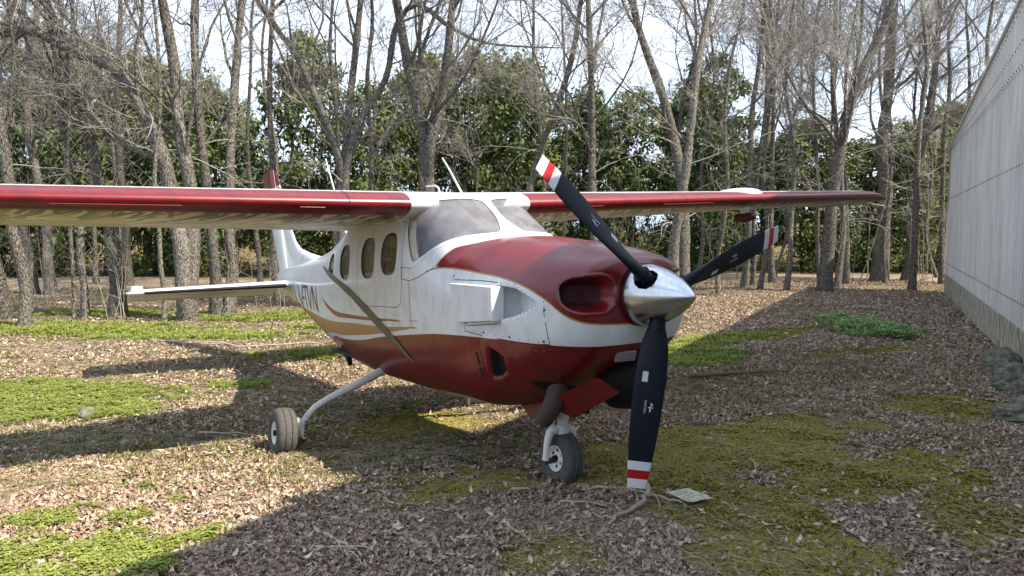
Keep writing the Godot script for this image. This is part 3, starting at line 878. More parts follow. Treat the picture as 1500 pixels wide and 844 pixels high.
	# bundles of thin saplings between the trunks
	var sap := [
		["bundle of pale leafless saplings by the hangar corner", 12.75, -22.0, 11, 0.012, 3.6],
		["thin twiggy saplings at the foot of the stout trunk behind the far wing tip", 9.3, -20.6, 6, 0.010, 2.7],
		["wispy saplings behind the propeller blade with the raised tip", 6.0, -20.5, 6, 0.009, 2.4],
		["leafless saplings beside the sprouting trunk by the near wing", -8.3, -14.6, 6, 0.009, 1.6],
		["twiggy saplings in front of the forked trunk by the stabilizer", -5.2, -15.2, 5, 0.009, 1.5],
		["saplings under the outer part of the near wing", -11.7, -17.6, 7, 0.009, 2.2],
		["lone slender sapling between the two stout trunks by the hangar", 10.95, -22.8, 2, 0.022, 3.8],
		["tangle of saplings behind the nose of the aircraft", 3.2, -21.0, 8, 0.010, 3.0],
	]
	for q in sap:
		var r := RandomNumberGenerator.new()
		r.seed = int(q[1] * 100.0) + 9000
		var m := MB.new()
		m.colored = true
		for k in q[3]:
			m.col = Color(0.33, 0.30, 0.24) * r.randf_range(0.7, 1.15)
			var p := wander(Vector3(r.randfn() * 0.22, 0, r.randfn() * 0.22), Vector3(r.randfn() * 0.13, 1, r.randfn() * 0.1).normalized(), q[5] * r.randf_range(0.6, 1.2), 9, 0.05, 0.07, r)
			m.tube(p, taper(p.size(), q[4], 0.004), 4, false)
			twigs(m, p, 7, 0.5, 0.0045, 1, r)
		var o := obj("sapling", mesh_of([m], [M.twig]))
		o.position = Vector3(q[1], ground_y(q[1], q[2]) - 0.02, q[2])
		tag(o, q[0], "sapling", "leafless saplings between the trunks")

# ---------------------------------------------------------------- aircraft
# fuselage stations: x, half width, top, bottom, height of the widest line, roundness above, roundness below
var ST: Array[PackedFloat32Array] = []

func stations() -> void:
	for s in [
		[0.385, 0.20, 1.45, 1.10, 1.28, 2.2, 2.2], [0.42, 0.32, 1.485, 1.00, 1.27, 2.5, 2.5], [0.47, 0.395, 1.505, 0.93, 1.26, 2.6, 2.6],
		[0.60, 0.46, 1.535, 0.84, 1.23, 2.6, 2.6], [0.80, 0.505, 1.57, 0.73, 1.21, 2.6, 2.6], [1.05, 0.53, 1.60, 0.62, 1.19, 2.6, 2.7],
		[1.35, 0.55, 1.635, 0.53, 1.17, 2.7, 2.8], [1.64, 0.56, 1.655, 0.48, 1.15, 2.8, 3.0], [1.80, 0.56, 1.745, 0.475, 1.15, 2.9, 3.0],
		[2.00, 0.56, 1.885, 0.47, 1.15, 3.0, 3.0], [2.14, 0.56, 1.965, 0.465, 1.15, 3.1, 3.0], [2.30, 0.56, 1.99, 0.46, 1.15, 3.2, 3.0],
		[2.60, 0.56, 2.00, 0.455, 1.15, 3.3, 3.0], [3.30, 0.555, 1.99, 0.45, 1.15, 3.3, 3.0], [3.90, 0.53, 1.93, 0.465, 1.14, 3.2, 2.9],
		[4.40, 0.475, 1.82, 0.50, 1.13, 2.9, 2.7], [5.00, 0.40, 1.69, 0.57, 1.14, 2.6, 2.5], [5.70, 0.31, 1.60, 0.69, 1.16, 2.4, 2.3],
		[6.60, 0.21, 1.53, 0.87, 1.20, 2.2, 2.1], [7.40, 0.12, 1.47, 1.03, 1.25, 2.0, 2.0], [8.05, 0.05, 1.40, 1.16, 1.28, 2.0, 2.0]]:
		ST.append(PackedFloat32Array(s))

func station(x: float) -> PackedFloat32Array:
	var q := clampf(-x, ST[0][0], ST[-1][0])
	var i := 0
	while i < ST.size() - 2 and q > ST[i + 1][0]:
		i += 1
	var h := ST[i + 1][0] - ST[i][0]
	var t := (q - ST[i][0]) / h
	var t2 := t * t
	var t3 := t2 * t
	var out := PackedFloat32Array()
	for k in 7:
		var d := (ST[i + 1][k] - ST[i][k]) / h
		var m0 := d
		var m1 := d
		if i > 0:
			var e := (ST[i][k] - ST[i - 1][k]) / (ST[i][0] - ST[i - 1][0])
			m0 = 2.0 * e * d / (e + d) if e * d > 0.0 else 0.0
		if i + 2 < ST.size():
			var e := (ST[i + 2][k] - ST[i + 1][k]) / (ST[i + 2][0] - ST[i + 1][0])
			m1 = 2.0 * e * d / (e + d) if e * d > 0.0 else 0.0
		out.append((2 * t3 - 3 * t2 + 1) * ST[i][k] + (t3 - 2 * t2 + t) * h * m0 + (-2 * t3 + 3 * t2) * ST[i + 1][k] + (t3 - t2) * h * m1)
	return out

# half width of the skin at a place of the side view
func skin_z(x: float, y: float) -> float:
	var s := station(x)
	var n := s[5] if y > s[4] else s[6]
	var q := (y - s[4]) / ((s[2] - s[4]) if y > s[4] else (s[4] - s[3]))
	return s[1] * pow(maxf(0.0, 1.0 - pow(absf(q), n)), 1.0 / n)

func skin(x: float, y: float, off: float) -> Vector3:
	var z := skin_z(x, y)
	var e := 0.01
	var g := Vector3(-(skin_z(x + e, y) - skin_z(x - e, y)) / (2 * e), -(skin_z(x, y + e) - skin_z(x, y - e)) / (2 * e), 1.0).normalized()
	return Vector3(x, y, z) + g * off

func skin_normal(x: float, y: float) -> Vector3:
	var e := 0.01
	return Vector3(-(skin_z(x + e, y) - skin_z(x - e, y)) / (2 * e), -(skin_z(x, y + e) - skin_z(x, y - e)) / (2 * e), 1.0).normalized()

var c_red_low := PackedVector2Array([Vector2(-1.92, 1.462), Vector2(-1.34, 1.42), Vector2(-0.83, 1.34), Vector2(-0.65, 1.265), Vector2(-0.53, 1.18), Vector2(-0.43, 1.135), Vector2(-0.36, 1.115)])
var c_belly := PackedVector2Array([Vector2(-5.0, 0.50), Vector2(-4.82, 0.66), Vector2(-4.5, 0.765), Vector2(-4.1, 0.785), Vector2(-3.4, 0.83), Vector2(-2.88, 0.90), Vector2(-2.32, 0.96), Vector2(-1.86, 1.0), Vector2(-1.31, 1.02), Vector2(-0.84, 1.02), Vector2(-0.36, 1.005)])
var c_gold_top := PackedVector2Array([Vector2(-8.1, 1.12), Vector2(-6.0, 0.97), Vector2(-4.59, 0.93), Vector2(-3.51, 0.97), Vector2(-2.85, 0.985), Vector2(-2.31, 1.02), Vector2(-1.93, 1.042)])
var c_gold_low := PackedVector2Array([Vector2(-5.6, 0.50), Vector2(-5.0, 0.74), Vector2(-3.79, 0.84), Vector2(-3.02, 0.912), Vector2(-2.31, 1.002), Vector2(-1.93, 1.042)])
var c_bronze_top := PackedVector2Array([Vector2(-4.9, 1.185), Vector2(-4.55, 1.10), Vector2(-4.18, 1.052), Vector2(-3.58, 1.043), Vector2(-2.84, 1.052), Vector2(-2.31, 1.068), Vector2(-1.96, 1.078)])
var c_bronze_low := PackedVector2Array([Vector2(-4.9, 1.185), Vector2(-4.55, 1.06), Vector2(-4.18, 1.002), Vector2(-3.58, 1.008), Vector2(-2.84, 1.03), Vector2(-2.31, 1.058), Vector2(-1.96, 1.078)])
var c_shield := PackedVector2Array([Vector2(-2.30, 1.445), Vector2(-2.22, 1.482), Vector2(-2.02, 1.562), Vector2(-1.83, 1.645), Vector2(-1.72, 1.676), Vector2(-1.60, 1.70)])
const WINDOWS := [[-2.675, 1.565, 0.168, 0.170], [-3.125, 1.54, 0.165, 0.172], [-3.75, 1.51, 0.165, 0.160], [-4.32, 1.475, 0.15, 0.125]]

func d_window(x: float, y: float) -> float:
	var best := 1.0
	for w in WINDOWS:
		var dx: float = absf(x - w[0]) / w[2]
		var dy: float = absf(y - w[1]) / w[3]
		if dx < 1.6 and dy < 1.6:
			best = minf(best, (pow(pow(dx, 2.8) + pow(dy, 2.8), 1.0 / 2.8) - 1.0) * w[3])
	return best

func d_shield(p: Vector3) -> float:
	if p.x < -2.7 or p.x > -1.55 or p.y < 1.4:
		return 1.0
	var xr := -2.22 - 0.62 * (p.y - 1.48) if p.y < 1.83 else -2.437 - 0.55 * (p.y - 1.83)
	var zz := absf(p.z)
	var xt := -2.115 - 0.40 * pow(zz / 0.38, 2.0)
	var e := p.y - 1.948
	var post := 0.026 + 0.06 * (1.0 - sm(1.66, 1.82, p.y))
	var a := (curve(c_shield, p.x) - p.y) * 0.85
	var b := xr - p.x
	var c := (xt - p.x) * 0.8
	var d := post - zz
	# corners rounded by a smooth maximum
	var k := 0.022
	return k * log(exp(clampf(a / k, -40, 40)) + exp(clampf(b / k, -40, 40)) + exp(clampf(c / k, -40, 40)) + exp(clampf(d / k, -40, 40)) + exp(clampf(e / k, -40, 40)))

func d_poly(pts: PackedVector2Array, p: Vector2) -> float:
	var d := 9.0
	var inside := Geometry2D.is_point_in_polygon(p, pts)
	for i in pts.size():
		d = minf(d, p.distance_to(Geometry2D.get_closest_point_to_segment(p, pts[i], pts[(i + 1) % pts.size()])))
	return -d if inside else d

func d_inlet(p: Vector3) -> float:
	var q := Vector2(absf(absf(p.z) - 0.325) - 0.112 + 0.07, absf(p.y - 1.295) - 0.088 + 0.07)
	return Vector2(maxf(q.x, 0), maxf(q.y, 0)).length() + minf(maxf(q.x, q.y), 0.0) - 0.07

var p_naca := PackedVector2Array([Vector2(-0.73, 1.262), Vector2(-0.83, 1.30), Vector2(-0.91, 1.328), Vector2(-1.10, 1.345), Vector2(-1.10, 1.14), Vector2(-1.02, 1.148), Vector2(-0.88, 1.18), Vector2(-0.73, 1.228)])
var p_hole := PackedVector2Array([Vector2(-1.205, 0.955), Vector2(-1.145, 0.94), Vector2(-1.165, 0.79), Vector2(-1.25, 0.77)])
var p_hole_in := PackedVector2Array([Vector2(-1.205, 0.955), Vector2(-1.14, 0.94), Vector2(-1.075, 0.905), Vector2(-1.095, 0.825), Vector2(-1.17, 0.785), Vector2(-1.25, 0.77)])

# regions in order: 0 side windows, 1 shield of the right side, 2 of the left, 3 red cowl, 4 gold line, 5 red belly, 6 gold band, 7 bronze band, 8 openings blackened on the closed skin, 9 inlet depths; the rest is white
const REGIONS := 10

func regions(p: Vector3, out: PackedFloat32Array) -> void:
	for k in REGIONS:
		out[k] = 1.0
	var x := p.x
	var y := p.y
	if x < -2.4 and x > -4.6 and y > 1.25: out[0] = d_window(x, y)
	if x < -1.5 and x > -2.75 and y > 1.4:
		var d := d_shield(p)
		out[1] = d if p.z > 0 else maxf(d, 0.01 - p.z)
		out[2] = d if p.z < 0 else maxf(d, 0.01 + p.z)
	if x > -2.0 and y > 1.0:
		var aft := -1.87 + 1.05 * (y - 1.47) if y < 1.59 else -1.744 + 4.3 * (y - 1.59)
		aft = minf(aft, -1.50)
		var d := maxf((curve(c_red_low, x) - y) * 0.8, (aft - x) * 0.7)
		out[3] = d + 0.005
		out[4] = d - 0.003
	out[5] = y - curve(c_belly, x) if x > -5.2 else 1.0
	if x < -1.93: out[6] = maxf(y - curve(c_gold_top, x), (curve(c_gold_low, x) - y) if x > -5.6 else -1.0)
	if x < -1.96 and x > -4.9: out[7] = maxf(y - curve(c_bronze_top, x), curve(c_bronze_low, x) - y)
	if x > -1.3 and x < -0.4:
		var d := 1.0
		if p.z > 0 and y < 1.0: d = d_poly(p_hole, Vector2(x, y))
		if y < 0.9: # outlet of the cowl: closed skin blackened as its shade
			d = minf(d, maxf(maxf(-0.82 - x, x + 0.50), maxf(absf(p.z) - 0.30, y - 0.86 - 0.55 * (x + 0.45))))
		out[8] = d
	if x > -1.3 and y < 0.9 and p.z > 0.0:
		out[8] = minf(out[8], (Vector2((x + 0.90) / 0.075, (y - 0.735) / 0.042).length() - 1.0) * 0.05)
	out[5] = maxf(out[5], -out[8])
	if x > -0.75:
		var d := d_inlet(p)
		out[9] = maxf(d + 0.016, 1.18 - y) if d > -0.2 else 1.0
		out[3] = maxf(out[3], -out[9])
		out[4] = maxf(out[4], -out[9])

func displaced(p: Vector3) -> Vector3:
	if p.x > -0.80:
		var d := d_inlet(p)
		if d < 0.012 and p.x > -0.72:
			var t := sm(0.012, -0.042, d)
			p.x -= 0.17 * t
		elif d < 0.03 and p.x > -0.72:
			p.x += 0.006 * sm(0.03, 0.015, d)
	if p.z > 0.2 and p.x > -1.3 and p.x < -0.65:
		if p.y > 1.05:
			var d := d_poly(p_naca, Vector2(p.x, p.y))
			if d < 0: p.z -= sm(0.0, 0.016, -d) * 0.15 * clampf((-0.70 - p.x) / 0.36, 0.0, 1.0)
		elif p.y > 0.7:
			var d := d_poly(p_hole_in, Vector2(p.x, p.y))
			if d < 0: p.z -= sm(0.0, 0.014, -d) * 0.05 * clampf((-1.06 - p.x) / 0.1, 0.0, 1.0)
			elif d < 0.11: p.z += 0.016 * sm(0.11, 0.0, d) * sm(0.0, 0.03, d)
	return p

func airplane() -> void:
	stations()
	var a := base("airplane", Vector3.ZERO, "red and white high wing propeller airplane with gold stripes parked on leaf litter", "airplane")
	a.transform = Transform3D(AF, Vector3(0.94587, 1.0, -3.64192) - AF * Vector3(0, 1, 0))
	fuselage(a)
	cowl_details(a)
	cabin(a)
	wings(a)
	tail(a)
	propeller(a)
	gear(a)
	flank_band(a)

func fuselage(a: Node3D) -> void:
	var xs := PackedFloat32Array()
	var x := -0.385
	while x > -8.05:
		xs.append(x)
		if x > -0.48: x -= 0.004
		elif x > -0.75: x -= 0.008
		elif x > -2.65: x -= 0.0125
		elif x > -4.95: x -= 0.016
		else: x -= 0.07
	xs.append(-8.05)
	var nphi := 264
	var nx := xs.size()
	var st := nphi + 1
	var P := PackedVector3Array()
	var L := PackedInt32Array()
	var R := PackedFloat32Array()
	R.resize(nx * st * REGIONS)
	var tmp := PackedFloat32Array()
	tmp.resize(REGIONS)
	var cs := PackedFloat32Array()
	var sn := PackedFloat32Array()
	for j in st:
		cs.append(cos(TAU * j / nphi)); sn.append(sin(TAU * j / nphi))
	for i in nx:
		var s := station(xs[i])
		for j in st:
			var c := cs[j]
			var t := sn[j]
			var n := s[5] if t > 0 else s[6]
			var r := pow(pow(absf(c), n) + pow(absf(t), n), -1.0 / n)
			var p := Vector3(xs[i], s[4] + r * t * ((s[2] - s[4]) if t > 0 else (s[4] - s[3])), s[1] * r * c)
			regions(p, tmp)
			var lab := REGIONS
			var at := (i * st + j) * REGIONS
			for k in REGIONS:
				R[at + k] = tmp[k]
				if lab == REGIONS and tmp[k] < 0.0:
					lab = k
			L.append(lab)
			P.append(displaced(p))
	var N := PackedVector3Array()
	for i in nx:
		for j in st:
			var jm := j - 1 if j > 0 else nphi - 1
			var jp := j + 1 if j < nphi else 1
			var di := P[mini(i + 1, nx - 1) * st + j] - P[maxi(i - 1, 0) * st + j]
			var dj := P[i * st + jp] - P[i * st + jm]
			N.append(di.cross(dj).normalized())
	# make normals point outwards
	var mid := P[(nx / 2) * st]
	if N[(nx / 2) * st].z < 0.0:
		for i in N.size(): N[i] = -N[i]
	var out: Array[MB] = []
	var maps: Array[PackedInt32Array] = []
	for k in REGIONS + 1:
		out.append(MB.new())
		var mp := PackedInt32Array()
		mp.resize(nx * st)
		mp.fill(-1)
		maps.append(mp)
	for i in nx - 1:
		for j in nphi:
			var q := [i * st + j, i * st + j + 1, (i + 1) * st + j + 1, (i + 1) * st + j]
			for f in [[0, 1, 2], [0, 2, 3]]:
				var u: int = q[f[0]]
				var v: int = q[f[1]]
				var w: int = q[f[2]]
				if L[u] == L[v] and L[v] == L[w]:
					var m := out[L[u]]
					var mp := maps[L[u]]
					for e in [u, v, w]:
						if mp[e] < 0:
							mp[e] = m.vert(P[e], N[e])
					maps[L[u]] = mp
					m.face(mp[u], mp[v], mp[w])
				else:
					var poly: Array = []
					for e in [u, v, w]:
						var z := PackedFloat32Array([P[e].x, P[e].y, P[e].z, N[e].x, N[e].y, N[e].z])
						z.append_array(R.slice(e * REGIONS, e * REGIONS + REGIONS))
						poly.append(z)
					for k in REGIONS + 1:
						if poly.size() < 3: break
						if k == REGIONS:
							emit(out[k], poly)
							break
						var ins: Array = []
						var rest: Array = []
						for e in poly.size():
							var z: PackedFloat32Array = poly[e]
							var y: PackedFloat32Array = poly[(e + 1) % poly.size()]
							var dz := z[6 + k]
							var dy := y[6 + k]
							if dz < 0.0: ins.append(z)
							else: rest.append(z)
							if (dz < 0.0) != (dy < 0.0):
								var t := dz / (dz - dy)
								var b := PackedFloat32Array()
								for g in z.size(): b.append(lerpf(z[g], y[g], t))
								b[6 + k] = 0.0
								ins.append(b); rest.append(b)
						if ins.size() >= 3: emit(out[k], ins)
						poly = rest
	# front ring of the cowl behind the spinner
	var ring := MB.new()
	var s0 := station(-0.385)
	var cc := ring.vert(Vector3(-0.385, 1.273, 0), Vector3(1, 0, 0))
	for j in st:
		ring.vert(P[j], Vector3(1, 0, 0))
	for j in nphi:
		ring.face(cc, cc + 1 + j, cc + 2 + j)
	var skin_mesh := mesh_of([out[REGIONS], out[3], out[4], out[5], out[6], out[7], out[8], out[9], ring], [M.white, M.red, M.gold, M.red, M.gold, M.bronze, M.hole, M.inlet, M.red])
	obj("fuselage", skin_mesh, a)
	# panes: sunk a little below the skin
	for k in [1, 2]:
		var m := out[k]
		for e in m.v.size(): m.v[e] -= m.n[e] * 0.006
		part("windshield_pane", m, M.windshield, a)
	var panes: Array[MB] = []
	for e in 8: panes.append(MB.new())
	var g := out[0]
	for e in range(0, g.ix.size(), 3):
		var c := (g.v[g.ix[e]] + g.v[g.ix[e + 1]] + g.v[g.ix[e + 2]]) / 3.0
		var best := 0
		for w in 4:
			if absf(c.x - WINDOWS[w][0]) < absf(c.x - WINDOWS[best][0]): best = w
		var m := panes[best * 2 + (0 if c.z > 0 else 1)]
		var b := m.v.size()
		for h in 3:
			m.vert(g.v[g.ix[e + h]] - g.n[g.ix[e + h]] * 0.012, g.n[g.ix[e + h]])
		m.face(b, b + 1, b + 2)
	for w in 4:
		for s in 2:
			var pane := part("window", panes[w * 2 + s], M.pane, a)
			var fr := MB.new()
			var pts := PackedVector3Array()
			for e in 41:
				var an := TAU * e / 40.0
				var r := pow(pow(absf(cos(an)), 2.8) + pow(absf(sin(an)), 2.8), -1.0 / 2.8)
				var q := skin(WINDOWS[w][0] + cos(an) * r * (WINDOWS[w][2] + 0.002), WINDOWS[w][1] + sin(an) * r * (WINDOWS[w][3] + 0.002), -0.002)
				if s == 1: q.z = -q.z
				pts.append(q)
			var rr := PackedFloat32Array()
			rr.resize(41)
			rr.fill(0.0065)
			fr.tube(pts, rr, 6, false)
			part("window_frame", fr, M.gear, pane)
			# drawn curtain inside, with pleats
			if w > 0 or s == 1:
				var cu := MB.new()
				for e in 18:
					var x0: float = WINDOWS[w][0] - 0.19 + 0.38 * e / 18.0
					var x1: float = x0 + 0.38 / 18.0
					for h in 4:
						var y0: float = WINDOWS[w][1] - 0.19 + 0.38 * h / 4.0
						var y1: float = y0 + 0.095
						var z0: float = -0.055 + 0.012 * (e % 2)
						var z1: float = -0.055 + 0.012 * ((e + 1) % 2)
						var qa := Vector3(x0, y0, maxf(skin_z(x0, y0) + z0, 0.1)); var qb := Vector3(x1, y0, maxf(skin_z(x1, y0) + z1, 0.1))
						var qc := Vector3(x1, y1, maxf(skin_z(x1, y1) + z1, 0.1)); var qd := Vector3(x0, y1, maxf(skin_z(x0, y1) + z0, 0.1))
						if s == 1:
							qa.z = -qa.z; qb.z = -qb.z; qc.z = -qc.z; qd.z = -qd.z
						cu.quad(qa, qb, qc, qd)
				part("curtain", cu, M.seat, pane)

func emit(m: MB, poly: Array) -> void:
	var b := m.v.size()
	for z: PackedFloat32Array in poly:
		m.vert(Vector3(z[0], z[1], z[2]), Vector3(z[3], z[4], z[5]).normalized())
	for e in range(1, poly.size() - 1):
		m.face(b, b + e, b + e + 1)

# a ribbon on the skin of the right side along a line of the side view
func ribbon(m: MB, pts: Array, width: float, off: float, side := 1.0) -> void:
	var q := PackedVector2Array()
	for i in pts.size() - 1:
		var p0 := Vector2(pts[i][0], pts[i][1])
		var p1 := Vector2(pts[i + 1][0], pts[i + 1][1])
		var n := maxi(1, int(p0.distance_to(p1) / 0.05))
		for k in n: q.append(p0.lerp(p1, float(k) / n))
	q.append(Vector2(pts[-1][0], pts[-1][1]))
	for i in q.size() - 1:
		var d := (q[i + 1] - q[i]).normalized().orthogonal() * width * 0.5
		var c := [skin(q[i].x - d.x, q[i].y - d.y, off), skin(q[i].x + d.x, q[i].y + d.y, off), skin(q[i + 1].x + d.x, q[i + 1].y + d.y, off), skin(q[i + 1].x - d.x, q[i + 1].y - d.y, off)]
		for k in 4: c[k].z *= side
		m.quad(c[0], c[1], c[2], c[3], Vector3(0, 0, side))

func polygon_on_skin(m: MB, pts: Array, off: float, side := 1.0) -> void:
	# convex outline, fanned
	var c: Array[Vector3] = []
	for p in pts:
		var q := skin(p[0], p[1], off)
		q.z *= side
		c.append(q)
	for k in range(1, c.size() - 1):
		m.tri(c[0], c[k], c[k + 1], Vector3(0, 0, side))

func dot_on_skin(m: MB, x: float, y: float, r: float, side := 1.0) -> void:
	var q := skin(x, y, 0.001)
	var n := skin_normal(x, y)
	q.z *= side
	n.z *= side
	var u := n.cross(Vector3.UP).normalized()
	var w := n.cross(u)
	var k := m.vert(q + n * r * 0.35, n)
	for j in 6:
		var d := u * cos(TAU * j / 6) + w * sin(TAU * j / 6)
		m.vert(q + d * r, (n + d).normalized())
	for j in 6: m.face(k, k + 1 + j, k + 1 + (j + 1) % 6)

func cowl_details(a: Node3D) -> void:
	var seams := [
		[[-0.655, 1.30], [-0.67, 1.21], [-0.66, 1.12], [-0.665, 1.02], [-0.69, 0.95], [-0.74, 0.87], [-0.80, 0.79]],
		[[-1.46, 1.095], [-1.46, 1.05]], [[-1.46, 1.05], [-1.21, 1.03], [-0.99, 1.022], [-0.79, 1.015], [-0.67, 1.02]],
		[[-1.61, 1.375], [-1.28, 1.372], [-1.09, 1.362]], [[-1.06, 1.362], [-1.05, 1.115]], [[-1.06, 1.118], [-1.44, 1.083]],
		[[-1.62, 1.44], [-1.61, 1.345]], [[-2.01, 1.43], [-1.66, 1.475]],
		[[-2.42, 1.375], [-2.27, 1.362], [-2.13, 1.385], [-1.99, 1.425], [-1.88, 1.46]],
		[[-2.42, 1.47], [-2.42, 1.375]], [[-2.425, 1.46], [-2.24, 1.452]],
		[[-2.44, 1.80], [-2.42, 1.60], [-2.405, 1.47], [-2.42, 1.30], [-2.45, 1.19], [-2.52, 1.155], [-3.12, 1.14]],
		[[-3.36, 1.74], [-3.37, 1.5], [-3.36, 1.24], [-3.30, 1.15], [-3.12, 1.14]], [[-2.28, 1.36], [-2.28, 1.02]]]
	for s in seams:
		for side in [1.0, -1.0]:
			var m := MB.new()
			ribbon(m, s, 0.0045, 0.0012, side)
			part("panel_seam", m, M.seam, a)
	# rivets in rows
	var rv := MB.new()
	var rows := [[-0.68, 0.99, -0.80, 0.76, 6], [-0.67, 1.26, -0.66, 1.06, 5], [-1.42, 1.055, -0.74, 1.03, 9], [-1.44, 0.98, -1.47, 0.70, 12], [-0.78, 1.285, -0.92, 1.352, 4], [-0.92, 1.352, -1.55, 1.385, 9], [-0.76, 1.215, -0.95, 1.155, 6],
		[-2.20, 1.455, -1.76, 1.64, 16], [-1.02, 0.965, -0.72, 0.98, 5], [-2.30, 1.34, -2.30, 1.04, 9], [-2.27, 0.94, -2.30, 0.62, 9], [-2.3, 0.92, -1.5, 0.97, 14], [-4.6, 1.22, -2.5, 1.10, 40], [-5.1, 1.25, -5.1, 0.8, 14], [-3.4, 0.80, -2.4, 0.90, 18], [-6.0, 1.3, -6.0, 0.9, 12]]
	for q in rows:
		for k in q[4] + 1:
			var t: float = float(k) / q[4]
			dot_on_skin(rv, lerpf(q[0], q[2], t), lerpf(q[1], q[3], t), 0.0046)
			dot_on_skin(rv, lerpf(q[0], q[2], t), lerpf(q[1], q[3], t), 0.0046, -1.0)
	tag(part("rivet", rv, M.rivet, a), "", "", "", "stuff")
	for q in [[-0.665, 1.215], [-0.70, 1.035], [-1.44, 1.10], [-1.24, 1.055], [-0.98, 1.045], [-1.62, 1.40]]:
		var m := MB.new()
		dot_on_skin(m, q[0], q[1], 0.009)
		part("fastener", m, M.screw, a)
	# air scoop: a box with rounded edges on the white cheek
	var sc := MB.new()
	var rim: Array[Vector2] = [Vector2(-1.055, 1.342), Vector2(-1.35, 1.350), Vector2(-1.625, 1.355), Vector2(-1.56, 1.22), Vector2(-1.505, 1.10), Vector2(-1.30, 1.118), Vector2(-1.05, 1.138)]
	var cen := Vector2(-1.30, 1.24)
	var rings := [[1.0, -0.02], [1.0, 0.018], [0.985, 0.005], [0.955, 0.0]]
	var idx := []
	for r in rings:
		var row := []
		for p in rim:
			var q: Vector2 = cen + (p - cen) * r[0]
			var w := skin(q.x, q.y, 0.0)
			if r[1] < 0.0: w.z += r[1]
			else: w.z = 0.590 + 0.034 * (q.x + 1.05) - 0.02 * (q.y - 1.24) - r[1]
			row.append(w)
		idx.append(row)
	for r in 3:
		for k in 7:
			sc.quad(idx[r][k], idx[r][(k + 1) % 7], idx[r + 1][(k + 1) % 7], idx[r + 1][k], (idx[r][k] + idx[r][(k + 1) % 7]) * 0.5 - Vector3(cen.x, cen.y, 0.35))
	var top := []
	for k in 7: top.append(idx[3][k])
	for k in range(1, 6): sc.tri(top[0], top[k], top[k + 1], Vector3(0, 0, 1))
	part("air_scoop", sc, M.white, a)
	# four slits
	for q in [[-1.35, 0.92, -1.345, 0.84], [-1.295, 0.922, -1.29, 0.845], [-1.355, 0.82, -1.35, 0.75], [-1.31, 0.825, -1.30, 0.755]]:
		var m := MB.new()
		polygon_on_skin(m, [[q[0] - 0.013, q[1]], [q[0] + 0.013, q[1] + 0.003], [q[2] + 0.013, q[3] + 0.003], [q[2] - 0.013, q[3]]], 0.0016)
		part("vent_slit", m, M.hole, a)
	# landing light in the chin
	var li := MB.new()
	var f := Vector3(-0.452, 0.935, 0.09)
	var b := Basis(Vector3(0.86, -0.42, 0.28).normalized(), Vector3.UP, Vector3.BACK)
	var n := Vector3(0.82, -0.50, 0.28).normalized()
	var u := n.cross(Vector3.UP).normalized()
	var w := u.cross(n).normalized()
	li.box(f, Vector3(0.016, 0.06, 0.12), Basis(n, w, -u))
	part("landing_light", li, M.lamp, a)
	# open cowl flaps hanging below the outlet
	for s in [1.0]:
		var fl := MB.new()
		var c := [Vector3(-0.42, 0.845, 0.31 * s), Vector3(-0.33, 0.775, 0.25 * s), Vector3(-0.90, 0.515, 0.13 * s), Vector3(-1.06, 0.60, 0.27 * s)]
		var th := Vector3(0.0, 0.004, 0.006 * s)
		fl.quad(c[0] + th, c[1] + th, c[2] + th, c[3] + th)
		fl.quad(c[0] - th, c[1] - th, c[2] - th, c[3] - th)
		for k in 4: fl.quad(c[k] + th, c[(k + 1) % 4] + th, c[(k + 1) % 4] - th, c[k] - th)
		part("cowl_flap", fl, M.red, a)
	# black body for the shaded void at the outlet, and the nose wheel doors
	var du := MB.new()
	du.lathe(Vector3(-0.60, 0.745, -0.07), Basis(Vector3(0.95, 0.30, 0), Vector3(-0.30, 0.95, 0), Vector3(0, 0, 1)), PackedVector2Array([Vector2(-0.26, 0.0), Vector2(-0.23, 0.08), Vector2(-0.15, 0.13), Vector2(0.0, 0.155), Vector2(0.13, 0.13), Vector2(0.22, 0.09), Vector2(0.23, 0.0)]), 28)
	part("outlet_shade", du, M.hole, a)
	for s in [1.0, -1.0]:
		var dr := MB.new()
		dr.quad(Vector3(-1.05, 0.62, 0.12 * s), Vector3(-1.50, 0.50, 0.12 * s), Vector3(-1.36, 0.435, 0.14 * s), Vector3(-1.10, 0.46, 0.14 * s))
		dr.quad(Vector3(-1.05, 0.62, 0.126 * s), Vector3(-1.50, 0.50, 0.126 * s), Vector3(-1.36, 0.435, 0.146 * s), Vector3(-1.10, 0.46, 0.146 * s))
		part("wheel_door", dr, M.red, a)
	# exhaust stack
	var ex := MB.new()
	var pts := PackedVector3Array([Vector3(-0.88, 0.80, 0.24), Vector3(-0.89, 0.73, 0.245), Vector3(-0.91, 0.66, 0.25), Vector3(-0.96, 0.59, 0.25), Vector3(-1.02, 0.53, 0.25), Vector3(-1.055, 0.495, 0.25)])
	ex.tube(pts, PackedFloat32Array([0.062, 0.062, 0.062, 0.06, 0.058, 0.057]), 20, false)
	part("exhaust_stack", ex, M.exhaust, a)
	var ri := MB.new()
	ri.tube(PackedVector3Array([Vector3(-1.02, 0.53, 0.25), Vector3(-1.053, 0.497, 0.25)]), PackedFloat32Array([0.05, 0.05]), 20, true)
	part("exhaust_mouth", ri, M.hole, a)
	# registration in slanted strokes: L V - T V N
	var H := 1.245
	var Lo := 0.985
